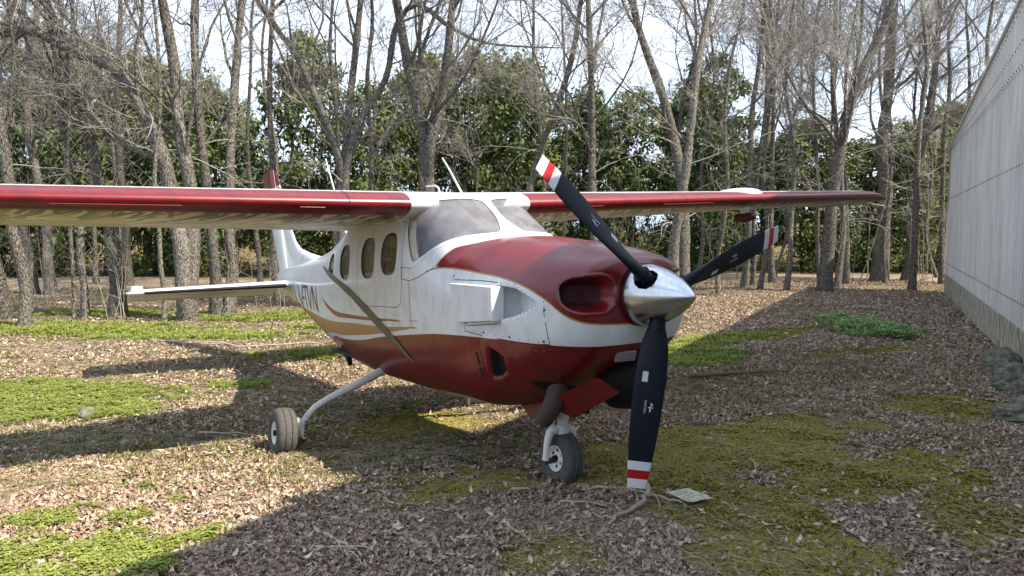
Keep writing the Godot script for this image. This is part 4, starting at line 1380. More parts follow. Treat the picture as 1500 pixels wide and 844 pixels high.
	var glyphs := [
		[[-6.62, H, -6.57, Lo], [-6.57, Lo + 0.015, -6.40, Lo + 0.01]],
		[[-6.36, H, -6.15, Lo], [-6.00, H, -6.15, Lo]],
		[[-6.02, 1.10, -5.92, 1.10]],
		[[-5.98, H - 0.01, -5.74, H - 0.01], [-5.86, H, -5.80, Lo]],
		[[-5.72, H, -5.56, Lo], [-5.42, H, -5.56, Lo]],
		[[-5.38, H, -5.34, Lo], [-5.38, H, -5.10, Lo], [-5.14, H, -5.10, Lo]]]
	for g in glyphs:
		for side in [1.0, -1.0]:
			var m := MB.new()
			for s in g:
				ribbon(m, [[s[0], s[1]], [s[2], s[3]]], 0.036, 0.0022, side)
			part("registration_letter", m, M.letter, a)
	# small fairing of the step, aft under the red belly, and a blade antenna
	var st := MB.new()
	st.hexa(Vector3(-4.72, 0.50, 0.20), Vector3(0.03, 0.17, 0.035), Vector3(0.12, 0.17, 0.05), Basis(Vector3(0, 0, 1), 0.5))
	part("step", st, M.hole, a)
	var an := MB.new()
	an.hexa(Vector3(-2.35, 0.41, 0.06), Vector3(0.03, 0.12, 0.012), Vector3(0.075, 0.12, 0.016), Basis(Vector3(0, 0, 1), -0.25))
	part("belly_antenna", an, M.cream, a)

func cabin(a: Node3D) -> void:
	# inner cream posts, panel, floor, seats
	for s in [1.0, -1.0]:
		var m := MB.new()
		var rows := [[-2.215, 1.475], [-2.27, 1.57], [-2.335, 1.68], [-2.42, 1.81]]
		for k in 3:
			var c := []
			for e in [k, k + 1]:
				for dx in [0.085, -0.02]:
					var q := skin(rows[e][0] + dx, rows[e][1], -0.018)
					q.z *= s
					c.append(q)
			m.quad(c[0], c[1], c[3], c[2])
		part("door_post", m, M.cream, a)
	var gl := MB.new()
	gl.hexa(Vector3(-1.92, 1.44, 0), Vector3(0.40, 0.26, 0.98), Vector3(0.22, 0.26, 0.80))
	part("instrument_panel", gl, M.cabin, a)
	var fl := MB.new()
	fl.box(Vector3(-3.1, 0.62, 0), Vector3(2.9, 0.03, 0.86))
	part("cabin_floor", fl, M.cabin, a)
	var bk := MB.new()
	bk.hexa(Vector3(-4.62, 1.12, 0), Vector3(0.03, 0.9, 0.6), Vector3(0.03, 0.9, 0.55))
	part("bulkhead", bk, M.cabin, a)
	for q in [[-2.75, 0.26], [-2.75, -0.26], [-3.6, 0.25], [-3.6, -0.25]]:
		var m := MB.new()
		m.hexa(Vector3(q[0], 0.88, q[1]), Vector3(0.40, 0.14, 0.42), Vector3(0.46, 0.14, 0.44))
		var seat := part("seat", m, M.seat, a)
		var bkr := MB.new()
		bkr.hexa(Vector3(q[0] - 0.25, 1.22, q[1]), Vector3(0.10, 0.62, 0.43), Vector3(0.08, 0.62, 0.36), Basis(Vector3(0, 0, 1), 0.14))
		bkr.hexa(Vector3(q[0] - 0.31, 1.62, q[1]), Vector3(0.07, 0.16, 0.26), Vector3(0.06, 0.16, 0.22), Basis(Vector3(0, 0, 1), 0.14))
		part("backrest", bkr, M.seat, seat)

# ---------------------------------------------------------------- wings
func foil(t: float, upper: bool) -> float:
	# height over the chord line as a share of the chord, 15 percent thick, cambered
	var y := 5.0 * 0.15 * (0.2969 * sqrt(t) - 0.1260 * t - 0.3516 * t * t + 0.2843 * t * t * t - 0.1030 * t * t * t * t)
	var cam := 0.022 * (4.0 * t * (1.0 - t))
	return cam + y if upper else cam - y * 0.92

func foil_point(x0: float, y0: float, chord: float, inc: float, thick: float, t: float, upper: bool) -> Vector2:
	var yy := foil(t, upper) * thick
	return Vector2(x0 - chord * t * cos(inc) + yy * chord * -sin(inc) * 0.0, y0 - chord * t * sin(inc) + yy * chord)

func stain_bounce_texture() -> ImageTexture:
	var w := 1024
	var h := 256
	var im := Image.create(w, h, false, Image.FORMAT_RGBA8)
	var f := FastNoiseLite.new()
	f.seed = 77; f.frequency = 0.012; f.fractal_octaves = 4
	var acc := PackedFloat32Array()
	acc.resize(w * h)
	var r := RandomNumberGenerator.new()
	r.seed = 99
	for k in 240:
		var x := r.randf() * w
		var y := r.randf_range(12.0, 26.0)
		if r.randf() < 0.2: y = r.randf_range(40, 120)
		var ln := r.randf_range(15.0, 90.0) * (0.5 + absf(f.get_noise_2d(x, 0.0)) * 2.0)
		var drift := r.randf_range(0.1, 0.7)
		var wd := r.randf_range(0.8, 3.4)
		var s := r.randf_range(0.4, 1.0)
		var i := 0.0
		while i < ln:
			x += drift + r.randfn() * 0.5
			y += r.randf_range(0.5, 1.2)
			i += 1.0
			var ww := wd * (1.0 - i / ln * 0.6)
			for dy in range(-1, 2):
				for dx in range(-4, 5):
					var px := int(x) + dx
					var py := int(y) + dy
					if px >= 0 and px < w and py >= 0 and py < h:
						acc[py * w + px] = maxf(acc[py * w + px], s * clampf(1.0 - (absf(dx) - ww) / 1.5, 0, 1))
	for y in h:
		for x in w:
			var b := f.get_noise_2d(x * 0.6, y * 1.5)
			var base_c := Color(0.90, 0.88, 0.78).lerp(Color(0.72, 0.69, 0.52), clampf(0.35 + b * 1.2, 0, 1))  # yellowish base holds light bounced up from the ground; stains come after
			var g := acc[y * w + x]
			var edge := sm(0.12, 0.05, float(y) / h) * 0.3 + sm(0.90, 0.97, float(y) / h) * 0.35 * clampf(0.5 + b * 3.0, 0, 1)
			var c := base_c.lerp(Color(0.17, 0.16, 0.05), clampf(g * 1.0, 0, 0.9))
			c = c.lerp(Color(0.33, 0.31, 0.23), clampf(edge, 0, 1))
			c.a = 1
			im.set_pixel(x, y, c)
	return ImageTexture.create_from_image(im)

func wings(a: Node3D) -> void:
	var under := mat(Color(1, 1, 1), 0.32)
	under.albedo_texture = stain_bounce_texture()
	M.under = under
	var ts := PackedFloat32Array()
	for i in 29:
		ts.append(pow(i / 28.0, 1.9))
	for side in [1.0, -1.0]:
		var red := MB.new()
		var white := MB.new()
		var low := MB.new()
		low.mapped = true
		var sp := PackedFloat32Array()
		for q in [0.0, 0.25, 0.44, 0.5201]: sp.append(q)
		for i in 24: sp.append(lerpf(0.70, 5.62, i / 23.0))
		for i in 8: sp.append(5.62 + 0.42 * sin(PI * 0.5 * (i + 1) / 8.0))
		var rows := []
		for z in sp:
			var tip := clampf((z - 5.62) / 0.42, 0.0, 1.0)
			var shrink := sqrt(maxf(0.0, 1.0 - tip * tip))
			var k := (z - 0.3) / 5.6
			var chord := lerpf(1.72, 1.16, k)
			var x0 := -2.23 - 0.036 * z
			var y0 := 1.91 + 0.021 * z
			var inc := deg_to_rad(lerpf(4.0, 2.4, k))
			# the tip rounds off in plan and droops
			x0 -= 0.10 * (1.0 - shrink)
			chord *= lerpf(0.72, 1.0, shrink)
			var thick := lerpf(1.0, 0.86, k) * lerpf(0.12, 1.0, shrink)
			var y1 := y0 - 0.05 * tip * tip
			var row := []
			for u in [true, false]:
				for t in ts:
					var q := foil_point(x0, y1, chord, inc, thick, t, u)
					row.append(Vector3(q.x, q.y, z * side))
			rows.append(row)
		var n := ts.size()
		for i in sp.size() - 1:
			for half in 2:
				for j in n - 1:
					var e := half * n + j
					var lead := ts[j + 1] < (0.115 if half == 0 else 0.075) or sp[i] > 5.60 and half == 0 or sp[i] > 5.80
					if sp[i] < 0.52: lead = false
					var m: MB = red if lead else (white if half == 0 or sp[i] < 0.52 else low)
					var ids := []
					for q in [[i, e], [i, e + 1], [i + 1, e + 1], [i + 1, e]]:
						var p: Vector3 = rows[q[0]][q[1]]
						# normal from the neighbours
						var jj: int = q[1] - half * n
						var fw: Vector3 = rows[q[0]][half * n + maxi(jj - 1, 0)] if jj > 0 else rows[q[0]][(1 - half) * n + 1]
						var bw: Vector3 = rows[q[0]][half * n + mini(jj + 1, n - 1)]
						var sa: Vector3 = rows[maxi(q[0] - 1, 0)][q[1]]
						var sb: Vector3 = rows[mini(q[0] + 1, sp.size() - 1)][q[1]]
						var g := (bw - fw).cross(sb - sa).normalized()
						var outw := Vector3(0, 1 if half == 0 else -1, 0)
						if jj == 0: outw = Vector3(1, 0, 0)
						if g.dot(outw) < 0: g = -g
						ids.append(m.vert(p, g, Vector2(sp[q[0]] / 5.9, ts[jj])))
					m.face(ids[0], ids[1], ids[2])
					m.face(ids[0], ids[2], ids[3])
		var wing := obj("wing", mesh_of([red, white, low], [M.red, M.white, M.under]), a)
		wing.set_meta("label", "right wing with olive stains below" if side > 0 else "left wing with a white dome on top")
		# gaps of flap and aileron below
		for g in [[0.75, 3.15, 0.70], [3.22, 5.35, 0.76]]:
			var m := MB.new()
			for part_ in [[g[0], g[1]]]:
				var pa := under_point(g[0], g[2], side)
				var pb := under_point(g[1], g[2], side)
				var pc := under_point(g[1], g[2] + 0.006, side)
				var pd := under_point(g[0], g[2] + 0.006, side)
				var mid_a := under_point((g[0] + g[1]) * 0.5, g[2], side)
				var mid_d := under_point((g[0] + g[1]) * 0.5, g[2] + 0.006, side)
				m.quad(pa, mid_a, mid_d, pd, Vector3.DOWN)
				m.quad(mid_a, pb, pc, mid_d, Vector3.DOWN)
			for zz in [g[0], g[1]]:
				m.quad(under_point(zz, g[2], side), under_point(zz + 0.008, g[2], side), under_point(zz + 0.008, 0.995, side), under_point(zz, 0.995, side), Vector3.DOWN)
			part("flap_gap" if g[0] < 1.0 else "aileron_gap", m, M.seam, wing)
		# rib seam at the root of the red leading edge
		var se := MB.new()
		for zz in [0.98]:
			var prev := []
			for j in 15:
				var u: bool = j < 8
				var t: float = [0.14, 0.10, 0.07, 0.045, 0.025, 0.012, 0.004, 0.0005, 0.0005, 0.004, 0.012, 0.022, 0.035, 0.05, 0.072][j]
				var q := foil_point(-2.23 - 0.036 * zz, 1.91 + 0.021 * zz, 1.66, deg_to_rad(3.8), 1.0, t, u)
				var o := Vector2(1.0 - t * 9.0, 0.6 if u else -0.6).normalized() * 0.002
				var pa := Vector3(q.x + o.x, q.y + o.y, (zz - 0.003) * side)
				var pb := Vector3(q.x + o.x, q.y + o.y, (zz + 0.003) * side)
				if prev.size(): se.quad(prev[0], prev[1], pb, pa, Vector3(1, 0, 0))
				prev = [pa, pb]
		part("leading_edge_seam", se, M.seam, wing)
		var stp := MB.new()
		for q in [[1.15, 1.32], [2.05, 2.75]]:
			var z0: float = q[0]
			var z1: float = q[1]
			var p0 := foil_point(-2.23 - 0.036 * z0, 1.91 + 0.021 * z0, 1.64, deg_to_rad(3.7), 1.0, 0.012, false)
			var p1 := foil_point(-2.23 - 0.036 * z1, 1.91 + 0.021 * z1, 1.58, deg_to_rad(3.6), 1.0, 0.012, false)
			stp.tube(PackedVector3Array([Vector3(p0.x, p0.y, z0 * side), Vector3(p1.x, p1.y, z1 * side)]), PackedFloat32Array([0.006, 0.006]), 6)
		part("stall_strip", stp, M.red, wing)
		if side < 0:
			# white dome on the top and the brown fitting below
			var dm := MB.new()
			dm.lathe(Vector3(-2.66, 2.052, -3.47), Basis(Vector3(0, 1, 0), Vector3(0, 0, 1), Vector3(1, 0, 0)), PackedVector2Array([Vector2(-0.05, 0.265), Vector2(0.0, 0.255), Vector2(0.025, 0.225), Vector2(0.045, 0.17), Vector2(0.056, 0.10), Vector2(0.06, 0.0)]), 28)
			part("dome", dm, M.white, wing)
			var hk := MB.new()
			hk.lathe(Vector3(-2.60, 1.80, -3.50), Basis(Vector3(1, 0, 0), Vector3(0, 1, 0), Vector3(0, 0, 1)), PackedVector2Array([Vector2(-0.14, 0.0), Vector2(-0.12, 0.035), Vector2(0.0, 0.055), Vector2(0.12, 0.035), Vector2(0.14, 0.0)]), 14)
			part("hanging_fitting", hk, mat(Color(0.33, 0.12, 0.10), 0.7), wing)
			var st := MB.new()
			st.hexa(Vector3(-2.60, 1.88, -3.50), Vector3(0.05, 0.12, 0.06), Vector3(0.09, 0.12, 0.10))
			part("fitting_bracket", st, M.gear, wing)
	# rods and small antennas on the roof and the temperature probe
	for q in [["whip_antenna", Vector3(-5.05, 1.66, 0), Vector3(-5.72, 2.71, 0), 0.012], ["whip_antenna", Vector3(-1.98, 1.88, 0), Vector3(-2.185, 2.235, 0), 0.010], ["temperature_probe", Vector3(-2.46, 1.80, 0.48), Vector3(-2.38, 1.80, 0.56), 0.006]]:
		var m := MB.new()
		if q[0] == "whip_antenna" and q[3] < 0.011:
			m.tube(PackedVector3Array([Vector3(-2.45, 2.0, -0.02), Vector3(-2.62, 2.22, 0.0), Vector3(-2.72, 2.33, 0.01)]), PackedFloat32Array([0.009, 0.008, 0.006]), 8)
		else:
			m.tube(PackedVector3Array([q[1], q[2]]), PackedFloat32Array([q[3], q[3] * 0.7]), 8)
		part(q[0], m, M.print, a)
	var tan_ := MB.new()
	tan_.tube(PackedVector3Array([Vector3(-2.80, 2.0, 0), Vector3(-2.84, 2.10, 0), Vector3(-2.90, 2.125, 0.0), Vector3(-3.08, 2.135, 0.0)]), PackedFloat32Array([0.009, 0.009, 0.008, 0.005]), 8)
	part("roof_antenna", tan_, M.print, a)

func under_point(z: float, t: float, side: float) -> Vector3:
	var k := (z - 0.3) / 5.6
	var q := foil_point(-2.23 - 0.036 * z, 1.91 + 0.021 * z, lerpf(1.72, 1.16, k), deg_to_rad(lerpf(4.0, 2.4, k)), lerpf(1.0, 0.86, k), t, false)
	return Vector3(q.x, q.y - 0.003, z * side)

# ---------------------------------------------------------------- tail
func slab(rows: Array, thick: float, red_from := 99.0) -> Array:
	# rows: [leading point, chord direction * chord, thickness axis]; a lens section between them
	var m := MB.new()
	var r := MB.new()
	var sec := []
	var ts := [0.0, 0.02, 0.06, 0.14, 0.3, 0.5, 0.75, 1.0]
	var hs := [0.0, 0.36, 0.62, 0.86, 1.0, 0.9, 0.5, 0.03]
	for q in rows:
		var row := []
		for k in 15:
			var j: int = k if k < 8 else 14 - k
			var s := 1.0 if k < 8 else -1.0
			row.append(q[0] + q[1] * ts[j] + q[2] * (hs[j] * s * thick * q[1].length()))
		sec.append(row)
	for i in sec.size() - 1:
		var mm: MB = r if i >= red_from else m
		for k in 14:
			var ids := []
			for q in [[i, k], [i, k + 1], [i + 1, k + 1], [i + 1, k]]:
				var p: Vector3 = sec[q[0]][q[1]]
				var kk: int = q[1]
				var pa: Vector3 = sec[q[0]][kk - 1] if kk > 0 else sec[q[0]][13]
				var pb: Vector3 = sec[q[0]][kk + 1] if kk < 14 else sec[q[0]][1]
				var sa: Vector3 = sec[maxi(q[0] - 1, 0)][kk]
				var sb: Vector3 = sec[mini(q[0] + 1, sec.size() - 1)][kk]
				var g := (pb - pa).cross(sb - sa).normalized()
				var c: Vector3 = rows[q[0]][0] + rows[q[0]][1] * 0.4
				if g.dot(p - c) < 0: g = -g
				ids.append(mm.vert(p, g))
			mm.face(ids[0], ids[1], ids[2])
			mm.face(ids[0], ids[2], ids[3])
	# close the last end
	var e: Array = sec[-1]
	var mm: MB = r if red_from < 90 else m
	for k in range(1, 13): mm.tri(e[0], e[k], e[k + 1])
	return [m, r]

func tail(a: Node3D) -> void:
	var up := Vector3.UP
	for s in [1.0, -1.0]:
		var rows := []
		for k in 6:
			var t := k / 5.0
			rows.append([Vector3(-6.70 - 0.40 * t, 1.24, (0.10 + 1.90 * t) * s), Vector3(-lerpf(0.86, 0.54, t), 0, 0), up])
		var st: MB = slab(rows, 0.062)[0]
		var stab := part("stabilizer", st, M.white, a)
		stab.set_meta("label", "right stabilizer with a black strip along its front" if s > 0 else "left stabilizer")
		var bo := MB.new()
		var bp := PackedVector3Array()
		for k in 11:
			var t := lerpf(0.09, 0.93, k / 10.0)
			bp.append(Vector3(-6.696 - 0.40 * t, 1.232, (0.10 + 1.90 * t) * s))
		bo.tube(bp, taper(11, 0.027, 0.017), 8)
		part("black_boot", bo, M.boot, stab)
		# elevator, drooped at its trailing edge, with the horn at the tip
		rows = []
		for k in 6:
			var t := k / 5.0
			rows.append([Vector3(-7.57 - 0.09 * t, 1.235, (0.16 + 1.83 * t) * s), Vector3(-lerpf(0.40, 0.29, t), -lerpf(0.17, 0.13, t), 0), up])
		part("elevator", slab(rows, 0.05)[0], M.white, stab)
		var hn := MB.new()
		hn.hexa(Vector3(-7.40, 1.285, 1.93 * s), Vector3(0.42, 0.05, 0.13), Vector3(0.38, 0.05, 0.11))
		part("elevator_horn", hn, M.white, stab)
		var tp := MB.new()
		tp.tube(PackedVector3Array([Vector3(-7.07, 1.235, 1.82 * s), Vector3(-7.12, 1.235, 2.02 * s), Vector3(-7.25, 1.235, 2.045 * s)]), PackedFloat32Array([0.022, 0.020, 0.012]), 8)
		part("tip_cap", tp, M.white, stab)
	# fin with its dorsal fillet, swept, and rudder
	var le := [[1.30, -5.40], [1.50, -5.45], [1.56, -5.95], [1.63, -6.55], [1.70, -6.95], [1.80, -7.16], [1.95, -7.31], [2.3, -7.57], [2.62, -7.80], [2.72, -7.87], [2.86, -8.05]]
	var rows := []
	for q in le:
		var h: float = q[0]
		var hinge := -7.55 - 0.33 * (h - 1.2)
		rows.append([Vector3(q[1], h, 0), Vector3(minf(hinge - q[1], -0.02), 0, 0), Vector3(0, 0, 1)])
	var fs := slab(rows, 0.05, 8.0)
	var fin := obj("fin", mesh_of(fs, [M.white, M.red]), a)
	rows = []
	for h in [1.05, 1.4, 1.9, 2.3, 2.60, 2.71, 2.86]:
		var hinge: float = -7.565 - 0.33 * (h - 1.2)
		var te: float = -7.93 - 0.47 * (h - 1.0) if h < 2.7 else -8.72
		rows.append([Vector3(hinge, h, 0), Vector3(te - hinge, 0, 0), Vector3(0, 0, 1)])
	var rs := slab(rows, 0.06, 4.0)
	obj("rudder", mesh_of(rs, [M.white, M.red]), fin)

# ---------------------------------------------------------------- propeller
func propeller(a: Node3D) -> void:
	var hub := Vector3(-0.25, 1.273, 0)
	# spinner: polished, with round cut-outs for the three blades
	var angles := [2.925, 2.925 - TAU / 3.0, 2.925 + TAU / 3.0]
	var m := MB.new()
	var nx := 60
	var nj := 180
	var R := 0.172
	var L := 0.375
	var P := []
	for i in nx + 1:
		var t := float(i) / nx
		var row := []
		var r := R * pow(1.0 - pow(1.0 - t, 1.72), 0.86)
		for j in nj + 1:
			var an := TAU * j / nj
			row.append(Vector3(-L * t, 1.273 + r * cos(an), r * sin(an)))
		P.append(row)
	for i in nx:
		for j in nj:
			var ids := []
			var keep := true
			for q in [[i, j], [i, j + 1], [i + 1, j + 1], [i + 1, j]]:
				var p: Vector3 = P[q[0]][q[1]]
				var rel := p - hub
				for an in angles:
					var rd := Vector3(0, cos(an), sin(an))
					var al := rel.dot(rd)
					if al > 0.04:
						var off := rel - rd * al
						if off.length() < 0.060: keep = false
				var du: Vector3 = P[mini(q[0] + 1, nx)][q[1]] - P[maxi(q[0] - 1, 0)][q[1]]
				var r := Vector3(0, p.y - 1.273, p.z)
				var g := Vector3(r.length() * 0 + absf(Vector2(du.y, du.z).length()), 0, 0) + (r.normalized() * absf(du.x) if r.length() > 1e-5 else Vector3.ZERO)
				ids.append([p, g.normalized() if g.length() > 0 else Vector3(1, 0, 0)])
			if not keep: continue
			var b := m.v.size()
			for e in ids: m.vert(e[0], e[1])
			m.face(b, b + 1, b + 2)
			if i > 0 or true: m.face(b, b + 2, b + 3)
	var prop := part("propeller", m, M.metal, a)
	prop.set_meta("label", "three bladed propeller with a polished spinner")
	var back := MB.new()
	back.lathe(Vector3(-L - 0.004, 1.273, 0), Basis(), PackedVector2Array([Vector2(0, 0), Vector2(0, R + 0.002), Vector2(0.022, R + 0.002)]), 64)
	part("back_plate", back, M.metal, prop)
	var hb := MB.new()
	hb.lathe(hub, Basis(), PackedVector2Array([Vector2(-0.09, 0), Vector2(-0.09, 0.085), Vector2(0.08, 0.085), Vector2(0.08, 0)]), 24)
	part("hub", hb, M.hole, prop)
	for k in 3:
		var an: float = angles[k]
		var rd := Vector3(0, cos(an), sin(an))
		var tg := Vector3(0, -sin(an), cos(an))
		var ax := Vector3(1, 0, 0)
		var mb: Array[MB] = [MB.new(), MB.new(), MB.new()]
		var ss := PackedFloat32Array([0.06, 0.10, 0.14, 0.175, 0.20, 0.24, 0.28, 0.34, 0.42, 0.52, 0.62, 0.72, 0.80, 0.86, 0.888, 0.888, 0.934, 0.934, 0.98, 1.005, 1.024, 1.028])
		var ch := PackedVector2Array([Vector2(0.05, 0.088), Vector2(0.165, 0.090), Vector2(0.20, 0.112), Vector2(0.26, 0.143), Vector2(0.34, 0.160), Vector2(0.44, 0.166), Vector2(0.58, 0.168), Vector2(0.75, 0.158), Vector2(0.90, 0.134), Vector2(1.0, 0.112), Vector2(1.03, 0.106)])
		var thk := PackedVector2Array([Vector2(0.05, 0.98), Vector2(0.155, 0.92), Vector2(0.21, 0.55), Vector2(0.30, 0.30), Vector2(0.42, 0.16), Vector2(0.6, 0.10), Vector2(1.03, 0.06)])
		var tw := PackedVector2Array([Vector2(0.05, 58.0), Vector2(0.25, 50.0), Vector2(0.5, 33.0), Vector2(0.75, 24.0), Vector2(1.03, 18.0)])
		var sec := []
		for s in ss:
			var c := curve(ch, s)
			var th := curve(thk, s) * c
			var be := deg_to_rad(curve(tw, s))
			if s > 1.015: th *= 0.6
			var e := tg * cos(be) + ax * sin(be)
			var nn := ax * cos(be) - tg * sin(be)
			var row := []
			for j in 21:
				var q := TAU * j / 20.0
				var lx := cos(q)
				var fat := th * 0.5 * sin(q) * (1.0 + 0.35 * lx * (1.0 - sm(0.3, 0.16, s)))
				row.append(hub + rd * s + e * (lx * c * 0.5) + nn * fat)
			sec.append(row)
		for i in ss.size() - 1:
			if ss[i + 1] - ss[i] < 1e-4: continue
			var which := 0
			if ss[i] >= 0.887: which = 1
			if ss[i] >= 0.933 and ss[i] < 0.97: which = 2
			var mm := mb[which]
			var ids := []
			for ii in [i, i + 1]:
				for j in 21:
					var jp := j + 1 if j < 20 else 1
					var jm := j - 1 if j > 0 else 19
					var du: Vector3 = sec[mini(ii + 1, ss.size() - 1)][j] - sec[maxi(ii - 1, 0)][j]
					var g: Vector3 = (sec[ii][jp] - sec[ii][jm]).cross(du).normalized()
					var cen: Vector3 = (sec[ii][0] + sec[ii][10]) * 0.5
					if g.dot(sec[ii][j] - cen) < 0: g = -g
					ids.append(mm.vert(sec[ii][j], g))
			for j in 20:
				mm.face(ids[j], ids[j + 1], ids[21 + j + 1])
				mm.face(ids[j], ids[21 + j + 1], ids[21 + j])
		var tip: Array = sec[-1]
		for j in range(1, 19): mb[1].tri(tip[0], tip[j], tip[j + 1], rd)
		var blade := obj("blade", mesh_of(mb, [M.black, M.blade_white, M.blade_red]), prop)
		# clamp ring, sticker, maker's name and mark
		var ring := MB.new()
		for q in [[0.178, 0.047]]:
			ring.tube(PackedVector3Array([hub + rd * q[0], hub + rd * (q[0] + 0.012)]), PackedFloat32Array([q[1], q[1]]), 20)
		part("clamp_ring", ring, M.black, blade)
		for q in [["sticker", 0.44, 0.030, 0.055, -0.03], ["", 0.0, 0, 0, 0]]:
			if q[1] == 0.0: continue
			var fr := blade_frame(hub, rd, tg, ax, tw, ch, thk, q[1], q[4])
			var st := MB.new()
			var x: Vector3 = fr.basis.x * q[2] * 0.5
			var y: Vector3 = fr.basis.y * q[3] * 0.5
			st.quad(fr.origin - x - y, fr.origin + x - y, fr.origin + x + y, fr.origin - x + y, fr.basis.z)
			part(q[0], st, M.print, blade)
		var tm := TextMesh.new()
		var sf := SystemFont.new()
		sf.font_names = PackedStringArray(["Droid Sans"])
		tm.font = sf
		tm.text = "HARTZELL"
		tm.font_size = 24
		tm.pixel_size = 0.0007
		tm.depth = 0.0006
		tm.material = M.print
		var name_ := obj("maker_name", tm, blade)
		var fr := blade_frame(hub, rd, tg, ax, tw, ch, thk, 0.60, -0.012)
		name_.transform = Transform3D(Basis(fr.basis.y, fr.basis.x, fr.basis.z), fr.origin)
		var mk := MB.new()
		var f2 := blade_frame(hub, rd, tg, ax, tw, ch, thk, 0.60, 0.018)
		for q in [[0.0, 0.0, 0.05, 0.004], [0.0, 0.0, 0.005, 0.028], [-0.016, 0.006, 0.012, 0.006], [0.012, -0.004, 0.018, 0.005]]:
			var x: Vector3 = f2.basis.y * q[2] * 0.5
			var y: Vector3 = f2.basis.x * q[3] * 0.5
			var o: Vector3 = f2.origin + f2.basis.y * q[0] + f2.basis.x * q[1] + f2.basis.z * (0.0003 + q[0] * 0.01)
			mk.quad(o - x - y, o + x - y, o + x + y, o - x + y, f2.basis.z)
		part("maker_mark", mk, M.print, blade)

func blade_frame(hub: Vector3, rd: Vector3, tg: Vector3, ax: Vector3, tw: PackedVector2Array, ch: PackedVector2Array, thk: PackedVector2Array, s: float, across: float) -> Transform3D:
	var be := deg_to_rad(curve(tw, s))
	var e := tg * cos(be) + ax * sin(be)
	var nn := ax * cos(be) - tg * sin(be)
	var c := curve(ch, s)
	var lx := across / (c * 0.5)
	var fat := curve(thk, s) * c * 0.5 * sqrt(1.0 - lx * lx) * (1.0 + 0.35 * lx)
	return Transform3D(Basis(e, rd, e.cross(rd) if e.cross(rd).dot(nn) > 0 else -e.cross(rd)), hub + rd * s + e * across + nn * (fat + 0.0025))

# ---------------------------------------------------------------- landing gear
func wheel(parent: Node3D, at: Vector3, b: Basis, R: float, W: float) -> void:
	# b.x is the axle
	var ty := MB.new()
	var gr := MB.new()
	var h := W * 0.5
	var rim := R * 0.47
	ty.lathe(at, b, PackedVector2Array([Vector2(-h * 0.72, rim), Vector2(-h * 0.92, rim * 1.12), Vector2(-h, R * 0.68), Vector2(-h * 0.93, R * 0.84), Vector2(-h * 0.78, R * 0.935), Vector2(-h * 0.6, R * 0.972), Vector2(-h * 0.40, R * 0.988), Vector2(-h * 0.345, R * 0.99), Vector2(-h * 0.33, R * 0.955), Vector2(-h * 0.27, R * 0.955), Vector2(-h * 0.255, R * 0.995), Vector2(0, R), Vector2(h * 0.255, R * 0.995), Vector2(h * 0.27, R * 0.955), Vector2(h * 0.33, R * 0.955), Vector2(h * 0.345, R * 0.99), Vector2(h * 0.40, R * 0.988), Vector2(h * 0.6, R * 0.972), Vector2(h * 0.78, R * 0.935), Vector2(h * 0.93, R * 0.84), Vector2(h, R * 0.68), Vector2(h * 0.92, rim * 1.12), Vector2(h * 0.72, rim)]), 48)
	part("tyre", ty, M.rubber, parent)
	for s in [-1.0, 1.0]:
		gr.lathe(at, b, PackedVector2Array([Vector2(h * 0.275 * s, R * 0.957), Vector2(h * 0.325 * s, R * 0.957)]), 48)
	part("tread_groove", gr, M.groove, parent)
	var ri := MB.new()
	ri.lathe(at, b, PackedVector2Array([Vector2(-h * 0.72, rim * 0.99), Vector2(-h * 0.80, rim * 0.98), Vector2(-h * 0.78, rim * 0.86), Vector2(-h * 0.5, rim * 0.78), Vector2(-h * 0.42, rim * 0.45), Vector2(-h * 0.62, rim * 0.40), Vector2(-h * 0.62, 0.0)]), 32)
	ri.lathe(at, b, PackedVector2Array([Vector2(h * 0.62, 0.0), Vector2(h * 0.62, rim * 0.40), Vector2(h * 0.42, rim * 0.45), Vector2(h * 0.5, rim * 0.78), Vector2(h * 0.78, rim * 0.86), Vector2(h * 0.80, rim * 0.98), Vector2(h * 0.72, rim * 0.99)]), 32)
	part("rim", ri, M.gear, parent)
	var hl := MB.new()
	for s in [-1.0, 1.0]:
		for k in 6:
			var an := TAU * k / 6.0
			var c := at + b * Vector3(h * 0.475 * s, cos(an) * rim * 0.62, sin(an) * rim * 0.62)
			hl.lathe(c, Basis(b.x * s, b.y, b.z), PackedVector2Array([Vector2(0.004, 0.0), Vector2(0.004, rim * 0.12)]), 10)
		hl.lathe(at + b * Vector3(h * 0.625 * s, 0, 0), Basis(b.x * s, b.y, b.z), PackedVector2Array([Vector2(0.02, 0.0), Vector2(0.02, rim * 0.24), Vector2(0.0, rim * 0.26)]), 14)
	part("hub_cap", hl, M.groove, parent)

